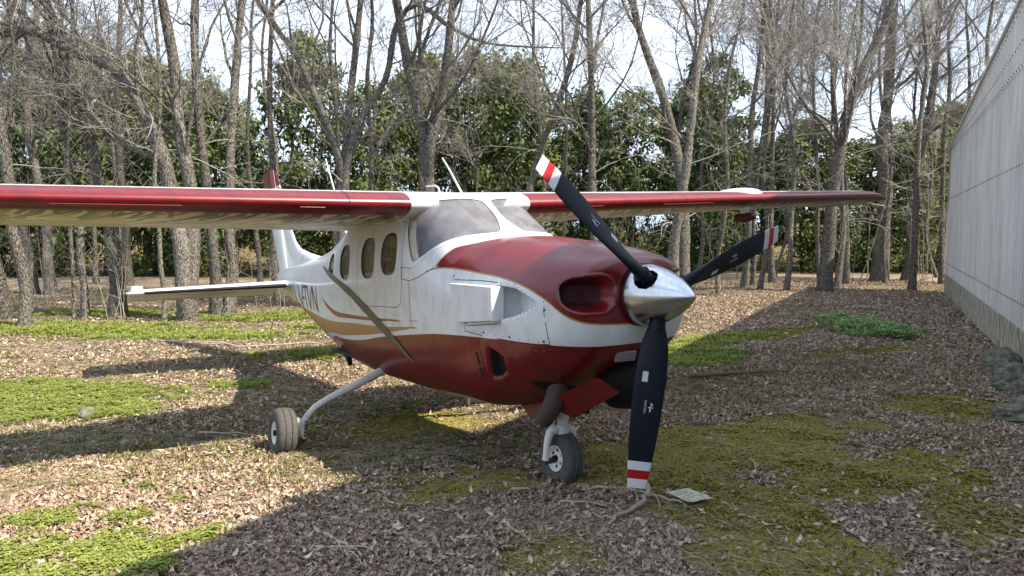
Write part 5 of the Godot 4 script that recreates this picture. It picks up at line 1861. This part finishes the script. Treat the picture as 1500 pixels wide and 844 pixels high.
func gear(a: Node3D) -> void:
	var inv := AF.transposed()
	for s in [1.0, -1.0]:
		var leg := MB.new()
		var drop := -0.03 if s > 0 else -0.02
		var pts := PackedVector3Array()
		var raw := [Vector3(-3.32, 0.60, 0.24), Vector3(-3.28, 0.56, 0.40), Vector3(-3.22, 0.475, 0.68), Vector3(-3.20, 0.405, 0.91), Vector3(-3.20, 0.35, 1.03), Vector3(-3.20, 0.285, 1.10), Vector3(-3.20, 0.22, 1.145), Vector3(-3.20, 0.16, 1.17)]
		for p: Vector3 in raw: pts.append(Vector3(p.x, p.y, p.z * s))
		leg.tube(pts, PackedFloat32Array([0.042, 0.038, 0.033, 0.029, 0.027, 0.027, 0.032, 0.034]), 14)
		var lg := part("main_gear_leg", leg, M.gear, a)
		var br := MB.new()
		br.hexa(Vector3(-3.20, 0.20, 1.165 * s), Vector3(0.13, 0.16, 0.03), Vector3(0.07, 0.16, 0.035), Basis(Vector3(1, 0, 0), 0.25 * s))
		br.hexa(Vector3(-3.29, 0.17, 1.19 * s), Vector3(0.08, 0.07, 0.035), Vector3(0.08, 0.06, 0.035))
		part("axle_bracket", br, M.gear, lg)
		for k in 5:
			var bo := MB.new()
			bo.lathe(Vector3(-3.135 - 0.004 * k, 0.145 + 0.026 * k, (1.145 - 0.006 * k) * s), Basis(Vector3(1, 0, 0), Vector3(0, 1, 0), Vector3(0, 0, 1)), PackedVector2Array([Vector2(-0.005, 0.009), Vector2(0.006, 0.009), Vector2(0.006, 0.0)]), 6)
			part("bolt", bo, M.screw, lg)
		var axle := Basis(Vector3(1, 0, 0), -0.11 * s) * Vector3(0, 0, 1)
		var fx := Vector3(1, 0, 0)
		wheel(lg, Vector3(-3.20, 0.185, 1.30 * s), Basis(axle, fx.cross(axle) * -1.0, fx), 0.196, 0.165)
	# nose gear: leg, fork and wheel
	var l := MB.new()
	l.tube(PackedVector3Array([Vector3(-1.12, 0.80, 0), Vector3(-1.17, 0.55, 0), Vector3(-1.205, 0.40, 0.0)]), PackedFloat32Array([0.038, 0.038, 0.036]), 14)
	l.tube(PackedVector3Array([Vector3(-1.205, 0.41, 0.0), Vector3(-1.215, 0.345, 0.0)]), PackedFloat32Array([0.052, 0.050]), 16)
	var ng := part("nose_gear_leg", l, M.gear, a)
	var cam := Basis(Vector3(1, 0, 0), -0.12)
	var fo := MB.new()
	for s in [1.0, -1.0]:
		var pts := PackedVector3Array()
		for p: Vector3 in [Vector3(-1.215, 0.372, 0.0), Vector3(-1.215, 0.372, 0.05 * s), Vector3(-1.218, 0.345, 0.09 * s), Vector3(-1.222, 0.29, 0.102 * s), Vector3(-1.235, 0.22, 0.098 * s), Vector3(-1.24, 0.165, 0.096 * s)]:
			pts.append(Vector3(-1.2, 0.37, 0) + cam * (p - Vector3(-1.2, 0.37, 0)))
		fo.tube(pts, PackedFloat32Array([0.034, 0.034, 0.030, 0.024, 0.021, 0.024]), 10)
	part("fork", fo, M.gear, ng)
	var ch := MB.new()
	ch.tube(PackedVector3Array([Vector3(-1.24, 0.165, -0.125), Vector3(-1.24, 0.165, 0.135)]), PackedFloat32Array([0.020, 0.020]), 12)
	part("axle", ch, M.exhaust, ng)
	var tq := MB.new()
	tq.hexa(Vector3(-1.29, 0.385, 0.02), Vector3(0.10, 0.03, 0.06), Vector3(0.10, 0.03, 0.05))
	part("tow_lug", tq, M.gear, ng)
	for q in [[Vector3(-1.265, 0.47, 0.0), 0.9], [Vector3(-1.268, 0.415, 0.0), -0.9]]:
		var tl := MB.new()
		tl.hexa(q[0], Vector3(0.10, 0.018, 0.05), Vector3(0.10, 0.018, 0.035), Basis(Vector3(0, 0, 1), q[1]))
		part("torque_link", tl, M.gear, ng)
	var hose := MB.new()
	hose.tube(PackedVector3Array([Vector3(-1.16, 0.60, 0.05), Vector3(-1.20, 0.52, 0.065), Vector3(-1.19, 0.44, 0.06), Vector3(-1.21, 0.38, 0.05)]), PackedFloat32Array([0.005, 0.005, 0.005, 0.005]), 6)
	part("hose", hose, M.groove, ng)
	var ax := cam * Vector3(0, 0, 1)
	wheel(ng, Vector3(-1.225, 0.172, 0.005), Basis(ax, Vector3(1, 0, 0).cross(ax) * -1.0, Vector3(1, 0, 0)), 0.182, 0.132)

# an olive band following the skin of the aft flank, a separate object
func flank_band(a: Node3D) -> void:
	var tp := PackedVector2Array([Vector2(-4.76, 1.475), Vector2(-4.37, 1.43), Vector2(-3.99, 1.36), Vector2(-3.60, 1.285), Vector2(-3.14, 1.135), Vector2(-2.79, 1.0), Vector2(-2.55, 0.89), Vector2(-2.33, 0.752)])
	var bt := PackedVector2Array([Vector2(-4.74, 1.455), Vector2(-4.35, 1.37), Vector2(-3.93, 1.30), Vector2(-3.52, 1.19), Vector2(-3.15, 1.06), Vector2(-2.87, 0.95), Vector2(-2.68, 0.885), Vector2(-2.34, 0.75)])
	var m := MB.new()
	var prev := []
	for i in 60:
		var t := i / 59.0 * 7.0
		var k := mini(int(t), 6)
		var p := tp[k].lerp(tp[k + 1], t - k)
		var q := bt[k].lerp(bt[k + 1], t - k)
		var row := [skin(p.x, p.y, 0.004), skin(p.x, p.y, 0.009), skin((p.x + q.x) * 0.5, (p.y + q.y) * 0.5, 0.011), skin(q.x, q.y, 0.009), skin(q.x, q.y, 0.004)]
		if prev.size():
			for e in 4: m.quad(prev[e], prev[e + 1], row[e + 1], row[e], Vector3(0, 0, 1))
		prev = row
	var o := obj("flank_band", mesh_of([m], [M.flank_band]))
	o.transform = a.transform
	tag(o, "olive band running aslant down the flank behind the windows", "flank_band")

# ---------------------------------------------------------------- leaf litter and ground plants
func scatter(called: String, mesh: Mesh, xf: Array[Transform3D], cols: PackedColorArray, label: String, category: String) -> void:
	var mm := MultiMesh.new()
	mm.transform_format = MultiMesh.TRANSFORM_3D
	mm.use_colors = true
	mm.mesh = mesh
	mm.instance_count = xf.size()
	for i in xf.size():
		mm.set_instance_transform(i, xf[i])
		mm.set_instance_color(i, cols[i])
	var o := MultiMeshInstance3D.new()
	o.multimesh = mm
	o.name = numbered(called)
	add_child(o, true)
	tag(o, label, category, "", "stuff")

func leaf_mesh(curl: float) -> ArrayMesh:
	var m := MB.new()
	m.colored = true
	var rows := []
	for i in 5:
		var t := i / 4.0
		var w := 0.5 * pow(sin(PI * (0.06 + 0.88 * t)), 0.8) * 0.42
		var y := curl * (t - 0.5) * (t - 0.5) * 1.6
		rows.append([Vector3(t - 0.5, y + 0.10 * curl, -w), Vector3(t - 0.5, y, 0), Vector3(t - 0.5, y + 0.16 * curl, w)])
	for i in 4:
		for j in 2:
			m.quad(rows[i][j], rows[i][j + 1], rows[i + 1][j + 1], rows[i + 1][j], Vector3.UP)
	return mesh_of([m], [M.dead])

func straw_mesh() -> ArrayMesh:
	var m := MB.new()
	m.colored = true
	m.tube(PackedVector3Array([Vector3(-0.5, 0, 0), Vector3(-0.2, 0.02, 0.02), Vector3(0.15, 0.03, -0.02), Vector3(0.5, 0, 0.03)]), PackedFloat32Array([0.011, 0.014, 0.011, 0.006]), 3, false)
	return mesh_of([m], [M.dead])

func tuft_mesh(seed_: int, blades: int, wide: float, lean: float) -> ArrayMesh:
	var r := RandomNumberGenerator.new()
	r.seed = seed_
	var m := MB.new()
	m.colored = true
	for k in blades:
		var a := r.randf() * TAU
		var d := Vector3(cos(a), 0, sin(a))
		var p := d * r.randf_range(0.0, 0.55)
		var h := r.randf_range(0.45, 1.0)
		var tip := p + Vector3(0, h, 0) + d.rotated(Vector3.UP, r.randf_range(-1, 1)) * lean * r.randf_range(0.3, 1.0)
		var s := d.rotated(Vector3.UP, 1.4) * wide
		var mid := p.lerp(tip, 0.5) + Vector3(0, h * 0.16, 0)
		m.col = Color.WHITE * r.randf_range(0.75, 1.2)
		m.col.a = 1.0
		m.quad(p - s, p + s, mid + s * 0.8, mid - s * 0.8, Vector3.UP)
		m.tri(mid - s * 0.8, mid + s * 0.8, tip, Vector3.UP)
	return mesh_of([m], [M.grass])

func clover_mesh(seed_: int) -> ArrayMesh:
	var r := RandomNumberGenerator.new()
	r.seed = seed_
	var m := MB.new()
	m.colored = true
	for k in 9:
		var a := r.randf() * TAU
		var c := Vector3(cos(a), 0, sin(a)) * r.randf_range(0.05, 0.6) + Vector3(0, r.randf_range(0.3, 0.9), 0)
		m.col = Color.WHITE * r.randf_range(0.8, 1.2)
		m.col.a = 1.0
		for l in 3:
			var b := a + TAU * l / 3.0
			var d := Vector3(cos(b), r.randf_range(-0.25, 0.25), sin(b))
			leaf_quad(m, c, d.normalized(), Vector3(r.randfn() * 0.2, 1, r.randfn() * 0.2).normalized(), 0.34, 0.30)
	return mesh_of([m], [M.grass])

func lay(p: Vector3, size: float, tilt: float, r: RandomNumberGenerator) -> Transform3D:
	var b := Basis(Vector3.UP, r.randf() * TAU) * Basis(Vector3(1, 0, 0), r.randfn() * tilt) * Basis(Vector3(0, 0, 1), r.randfn() * tilt)
	return Transform3D(b.scaled(Vector3.ONE * size), p)

func litter() -> void:
	var r := RandomNumberGenerator.new()
	r.seed = 4242
	var lx: Array = [[], [], []]
	var typed: Array[Array] = []
	var leaves: Array[Array] = [[], [], []]
	var lc: Array[PackedColorArray] = [PackedColorArray(), PackedColorArray(), PackedColorArray()]
	var straw: Array[Transform3D] = []
	var sc := PackedColorArray()
	var tuft: Array[Transform3D] = []
	var tc := PackedColorArray()
	var clover: Array[Transform3D] = []
	var cc := PackedColorArray()
	var moss: Array[Transform3D] = []
	var mc := PackedColorArray()
	var tries := 960000
	for i in tries:
		# denser near the camera, thinning with distance
		var d := 2.6 * pow(9.5, pow(r.randf(), 0.85))
		var x := r.randf_range(-0.80, 0.80) * d
		if i % 5 == 0:
			x = (0.78 * d + r.randf() * 3.6) * (-1.0 if r.randf() < 0.6 else 1.0)
		var z := -d
		if x > 1.0:
			# not inside the wall
			var s := (x - WALL_AT.x) * WALL_OUT.x + (z - WALL_AT.z) * WALL_OUT.z
			if s < 0.02: continue
		var k := cover(x, z)
		var y := ground_y(x, z)
		var u := r.randf()
		var far := clampf(0.75 + d / 18.0, 1.0, 1.6)
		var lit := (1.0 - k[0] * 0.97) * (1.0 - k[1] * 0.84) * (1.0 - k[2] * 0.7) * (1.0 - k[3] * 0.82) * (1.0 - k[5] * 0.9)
		var pile := 0.50 + 1.15 * n_b.get_noise_2d(x * 3.0 + 9.0, z * 3.0) + 0.35 * n_a.get_noise_2d(x * 2.0, z * 2.0)
		var rich := clampf(0.52 - 0.25 * sm(9.0, 12.0, d) * sm(1.0, -2.0, x) + 0.55 * sm(-1.0, 1.5, x) * sm(5.0, 6.5, d) + 0.45 * sm(5.2, 4.2, d) * sm(-3.4, -2.6, x), 0.0, 1.2)
		if u < lit * rich * (0.12 + 0.88 * clampf(pile, 0, 1)) * 0.85:
			var v := r.randi_range(0, 2)
			leaves[v].append(lay(Vector3(x, y + r.randf_range(0.003, 0.03), z), (0.016 + 0.042 * pow(r.randf(), 1.9)) * far, 0.55, r))
			var g := r.randf_range(0.72, 1.25)
			var t := Color(0.385, 0.295, 0.23) * g
			var w := r.randf()
			if w < 0.12: t = Color(0.58, 0.49, 0.41) * r.randf_range(0.8, 1.15)
			elif w < 0.30: t = Color(0.26, 0.175, 0.125) * g
			elif w < 0.42: t = Color(0.42, 0.33, 0.225) * g
			t.a = 1.0
			lc[v].append(t)
		elif u < 0.80:
			var sw := (0.16 + 0.9 * k[4] + 0.25 * k[3] + 0.25 * sm(6.0, 9.0, d) + 0.3 * sm(0.5, 0.2, pile)) * (1.0 - 0.8 * k[0]) * (1.0 - k[1])
			if r.randf() < sw * 0.55:
				straw.append(lay(Vector3(x, y + r.randf_range(0.004, 0.02), z), r.randf_range(0.04, 0.13) * sqrt(far), 0.12, r))
				var t := Color(0.48, 0.395, 0.29) * r.randf_range(0.6, 1.25)
				t.a = 1.0
				sc.append(t)
		if k[1] > 0.15 and r.randf() < 0.75 * k[1] * k[1] * clampf(0.80 + 1.2 * n_a.get_noise_2d(x * 3.0, z * 3.0), 0.03, 1.0) * (1.0 - 0.45 * sm(9.5, 11.0, d)):
			var h := r.randf_range(0.035, 0.075) * (1.0 + 0.35 * (far - 1.0))
			var g := Color(0.21, 0.265, 0.05).lerp(Color(0.29, 0.305, 0.09), r.randf()) * r.randf_range(0.75, 1.2)
			g.a = 1.0
			if d < 10.0 or r.randf() < 0.25:
				for rep in 2:
					var q := r.randf_range(0.5, 0.8)
					clover.append(Transform3D(Basis(Vector3.UP, r.randf() * TAU).scaled(Vector3(h * q, h * r.randf_range(0.35, 0.9), h * q)), Vector3(x + r.randfn() * 0.02, y, z + r.randfn() * 0.02)))
					cc.append(g * r.randf_range(0.85, 1.1))
			else:
				tuft.append(Transform3D(Basis(Vector3.UP, r.randf() * TAU).scaled(Vector3(h * 2.0, h, h * 2.0)), Vector3(x, y, z)))
				tc.append(g)
		elif k[1] < 0.35 and k[0] < 0.25 and r.randf() < 0.012 and d > 4.5:
			var h := r.randf_range(0.03, 0.07)
			var g := Color(0.17, 0.19, 0.05) * r.randf_range(0.7, 1.2)
			g.a = 1.0
			tuft.append(Transform3D(Basis(Vector3.UP, r.randf() * TAU).scaled(Vector3(h * 1.6, h, h * 1.6)), Vector3(x, y, z)))
			tc.append(g)
		if k[2] > 0.12 and r.randf() < k[2] * k[2] * 0.45:
			var h := r.randf_range(0.07, 0.17)
			var g := Color(0.21, 0.32, 0.11).lerp(Color(0.30, 0.40, 0.18), r.randf()) * r.randf_range(0.8, 1.2)
			g.a = 1.0
			clover.append(Transform3D(Basis(Vector3.UP, r.randf() * TAU).scaled(Vector3(h * 0.6, h * 1.1, h * 0.6)), Vector3(x, y, z)))
			cc.append(g)
		if k[0] > 0.3 and r.randf() < k[0] * 0.75:
			var h := r.randf_range(0.006, 0.013) * far
			var g := Color(0.27, 0.235, 0.055).lerp(Color(0.36, 0.305, 0.085), r.randf()) * r.randf_range(0.7, 1.25)
			g.a = 1.0
			moss.append(Transform3D(Basis(Vector3.UP, r.randf() * TAU).scaled(Vector3(h * 3.4, h, h * 3.4)), Vector3(x, y, z)))
			mc.append(g)
	for v in 3:
		var t: Array[Transform3D] = []
		t.assign(leaves[v])
		scatter("fallen_leaves", leaf_mesh([0.35, 0.85, -0.6][v]), t, lc[v], ["flat brown dead leaves strewn over the ground", "curled up brown dead leaves strewn over the ground", "arched brown dead leaves strewn over the ground"][v], "leaves")
	scatter("straw", straw_mesh(), straw, sc, "dry straw and twig bits strewn between the leaves", "straw")
	scatter("grass", tuft_mesh(5, 9, 0.05, 0.6), tuft, tc, "sparse grass and grey green weeds around the hangar and the trees", "grass")
	scatter("clover", clover_mesh(6), clover, cc, "low green clover and weeds by the near wing and beyond the nose", "clover")
	scatter("moss", tuft_mesh(8, 7, 0.22, 0.5), moss, mc, "olive moss covering the bare soil", "moss")

# ---------------------------------------------------------------- small things on the ground
func rock_mesh(seed_: int) -> ArrayMesh:
	var f := FastNoiseLite.new()
	f.seed = seed_
	f.frequency = 0.9
	f.fractal_octaves = 2
	var m := MB.new()
	var nu := 15
	var nv := 10
	for i in nv + 1:
		for j in nu + 1:
			var th := PI * i / nv
			var ph := TAU * (j % nu) / nu
			var d := Vector3(sin(th) * cos(ph), cos(th), sin(th) * sin(ph))
			var w := f.get_noise_3dv(d * 1.1) * 0.75 + absf(f.get_noise_3dv(d * 2.3 + Vector3(5, 5, 5))) * 0.3
			# flat facets
			var q := d * (0.82 + w * 0.6)
			for n in [Vector3(0.5, 0.7, 0.3), Vector3(-0.6, 0.6, 0.4), Vector3(0.2, 0.4, 0.9), Vector3(-0.8, 0.3, -0.4), Vector3(0.8, 0.2, -0.5)]:
				var nn: Vector3 = n.normalized()
				var e := q.dot(nn) - 0.74
				if e > 0: q -= nn * e * 0.85
			m.vert(q, d)
	# broken faces: every face keeps its own normal
	var st := nu + 1
	var fm := MB.new()
	for i in nv:
		for j in nu:
			var a := m.v[i * st + j]
			var b := m.v[i * st + j + 1]
			var c := m.v[(i + 1) * st + j + 1]
			var e := m.v[(i + 1) * st + j]
			if i > 0: fm.tri(a, b, c, a + b + c)
			if i < nv - 1: fm.tri(a, c, e, a + c + e)
	m = fm
	return mesh_of([m], [M.rock])

func stick(label: String, pts: Array, r0: float, forks: int, seed_: int, tone: Color) -> void:
	var r := RandomNumberGenerator.new()
	r.seed = seed_
	var m := MB.new()
	m.colored = true
	m.col = tone
	var p := PackedVector3Array()
	var o := Vector3(pts[0][0], ground_y(pts[0][0], pts[0][1]), pts[0][1])
	for i in pts.size() - 1:
		for k in 4:
			var x := lerpf(pts[i][0], pts[i + 1][0], k / 4.0)
			var z := lerpf(pts[i][1], pts[i + 1][1], k / 4.0)
			p.append(Vector3(x + r.randfn() * r0 * 0.4, ground_y(x, z) + r0 * 1.6 + (pts[i][2] if pts[i].size() > 2 else 0.012) + r.randfn() * 0.003, z + r.randfn() * r0 * 0.4) - o)
	p.append(Vector3(pts[-1][0], ground_y(pts[-1][0], pts[-1][1]) + r0, pts[-1][1]) - o)
	var q := PackedFloat32Array()
	for i in p.size(): q.append(lerpf(r0, r0 * 0.45, float(i) / (p.size() - 1)) * r.randf_range(0.88, 1.12))
	m.tube(p, q, 8)
	for k in forks:
		var i := r.randi_range(1, p.size() - 2)
		var t := (p[i + 1] - p[i]).normalized()
		var d := t.rotated(Vector3.UP, r.randf_range(0.4, 0.9) * (1 if k % 2 else -1))
		var b := wander(p[i], d, r.randf_range(0.12, 0.3), 5, 0.0, 0.12, r)
		for e in b.size(): b[e].y = p[i].y + 0.01 * e * (r.randf() - 0.3)
		m.tube(b, taper(b.size(), r0 * 0.5, r0 * 0.2), 5)
	var s := obj("fallen_branch", mesh_of([m], [M.twig]))
	s.position = o
	tag(s, label, "branch", "fallen branches")

func small_things() -> void:
	# rocks along the hangar wall
	var rocks := [
		[5.72, -8.30, 0.34, 0.30, 0.30, "mossy boulder touching the hangar plinth, farthest of the row of rocks"], [5.35, -7.55, 0.40, 0.24, 0.34, "broad low boulder, second from the far end of the row by the hangar"], [5.05, -7.25, 0.20, 0.14, 0.20, "small rock between the broad boulder and the dark square one"],
		[4.98, -6.75, 0.30, 0.25, 0.30, "dark square boulder in the row beside the hangar"], [4.62, -6.25, 0.24, 0.17, 0.22, "grey rock leaning on the dark square boulder"], [4.28, -6.0, 0.30, 0.16, 0.24, "pale flat rock at the near end of the row by the hangar"], [8.6, -13.95, 0.16, 0.12, 0.16, "small dark rock at the foot of the plinth farther down the wall"]]
	for i in rocks.size():
		var q: Array = rocks[i]
		var o := obj("rock", rock_mesh(500 + i))
		o.position = Vector3(q[0], ground_y(q[0], q[1]) + q[3] * 0.35, q[1])
		o.scale = Vector3(q[2], q[3], q[4]) * 0.82
		o.rotation.y = i * 1.7
		tag(o, q[5], "rock", "rocks along the hangar")
	var st := obj("stone", rock_mesh(540))
	st.position = Vector3(-4.27, ground_y(-4.27, -7.1) + 0.03, -7.1)
	st.scale = Vector3(0.10, 0.075, 0.16)
	st.rotation.y = 0.6
	tag(st, "grey stone lying in the bright clover by the near wing", "stone")
	var s2 := obj("stone", rock_mesh(541))
	s2.position = Vector3(-7.0, ground_y(-7.0, -11.2) + 0.02, -11.2)
	s2.scale = Vector3(0.16, 0.06, 0.12)
	tag(s2, "pale flat stone on the leaves beyond the clover", "stone")
	# a torn grey sheet on the leaves under the propeller
	var pm := MB.new()
	var pg := []
	for i in 7:
		var row := []
		for j in 6:
			var u := i / 6.0 - 0.5
			var v := j / 5.0 - 0.5
			row.append(Vector3(u * 0.17 + v * 0.05, 0.012 + 0.010 * n_c.get_noise_2d(i * 0.35, j * 0.3) + 0.012 * (v + 0.5), v * 0.19))
		pg.append(row)
	for i in 6:
		for j in 5: pm.quad(pg[i][j], pg[i + 1][j], pg[i + 1][j + 1], pg[i][j + 1], Vector3.UP)
	var sheet := triplanar(mat(Color(0.80, 0.78, 0.71), 0.9), noise_tex(256, 0.03, 5, Color(0.78, 0.76, 0.72), Color(1, 1, 1), 91), Vector3(4, 4, 4))
	var po := obj("torn_sheet", mesh_of([pm], [sheet]))
	po.position = Vector3(1.06, ground_y(1.06, -4.2) + 0.02, -4.2)
	po.rotation = Vector3(0.08, 0.35, 0.05)
	tag(po, "torn grey sheet lying on the leaves below the propeller", "scrap")
	var grey := Color(0.36, 0.32, 0.26)
	stick("long pale branch lying just below the propeller tip", [[0.50, -4.40], [0.66, -4.38], [0.80, -4.30], [0.93, -4.17], [1.02, -4.10]], 0.010, 2, 1, Color(0.44, 0.39, 0.31))
	stick("thick bent branch standing against the pale branch below the propeller", [[0.82, -4.36, 0.06], [0.81, -4.18, 0.03], [0.74, -4.06], [0.62, -3.92], [0.53, -3.82]], 0.019, 1, 2, grey)
	stick("straight branch lying left of the bent branch on the straw", [[0.28, -4.12], [0.45, -4.13], [0.60, -4.05]], 0.010, 1, 3, Color(0.42, 0.37, 0.29))
	stick("forked twig on the dark leaves in the nearest shade", [[-1.05, -3.72], [-0.9, -3.55], [-0.76, -3.42], [-0.68, -3.26]], 0.011, 3, 4, Color(0.40, 0.35, 0.29))
	stick("thin bleached twig lying across the nearest leaves", [[-0.98, -3.48], [-0.8, -3.46], [-0.62, -3.49]], 0.008, 1, 5, Color(0.48, 0.43, 0.36))
	stick("dark twig on the bare soil between the wheels", [[-0.72, -5.25], [-0.5, -5.22], [-0.3, -5.08]], 0.010, 2, 6, Color(0.22, 0.19, 0.15))
	stick("pale twig on the bare soil behind the main wheel", [[-2.75, -6.2], [-2.45, -6.12], [-2.1, -6.0]], 0.009, 1, 7, Color(0.46, 0.40, 0.32))
	stick("pale stick on the moss below the nose", [[0.0, -4.35], [0.13, -4.36]], 0.011, 0, 8, Color(0.45, 0.40, 0.30))
	stick("long curved branch across the leaves beyond the clover", [[-4.9, -11.6], [-4.3, -11.2], [-3.7, -11.25], [-3.1, -11.6]], 0.018, 4, 9, Color(0.36, 0.31, 0.25))
	stick("bundle of brushwood on the litter before the tail", [[-6.0, -11.9], [-5.2, -11.5], [-4.5, -11.4]], 0.014, 6, 10, Color(0.38, 0.33, 0.27))
	stick("mossy branch in the shade beyond the spinner", [[2.2, -8.75], [2.8, -8.9], [3.5, -8.95]], 0.028, 3, 11, Color(0.16, 0.16, 0.08))
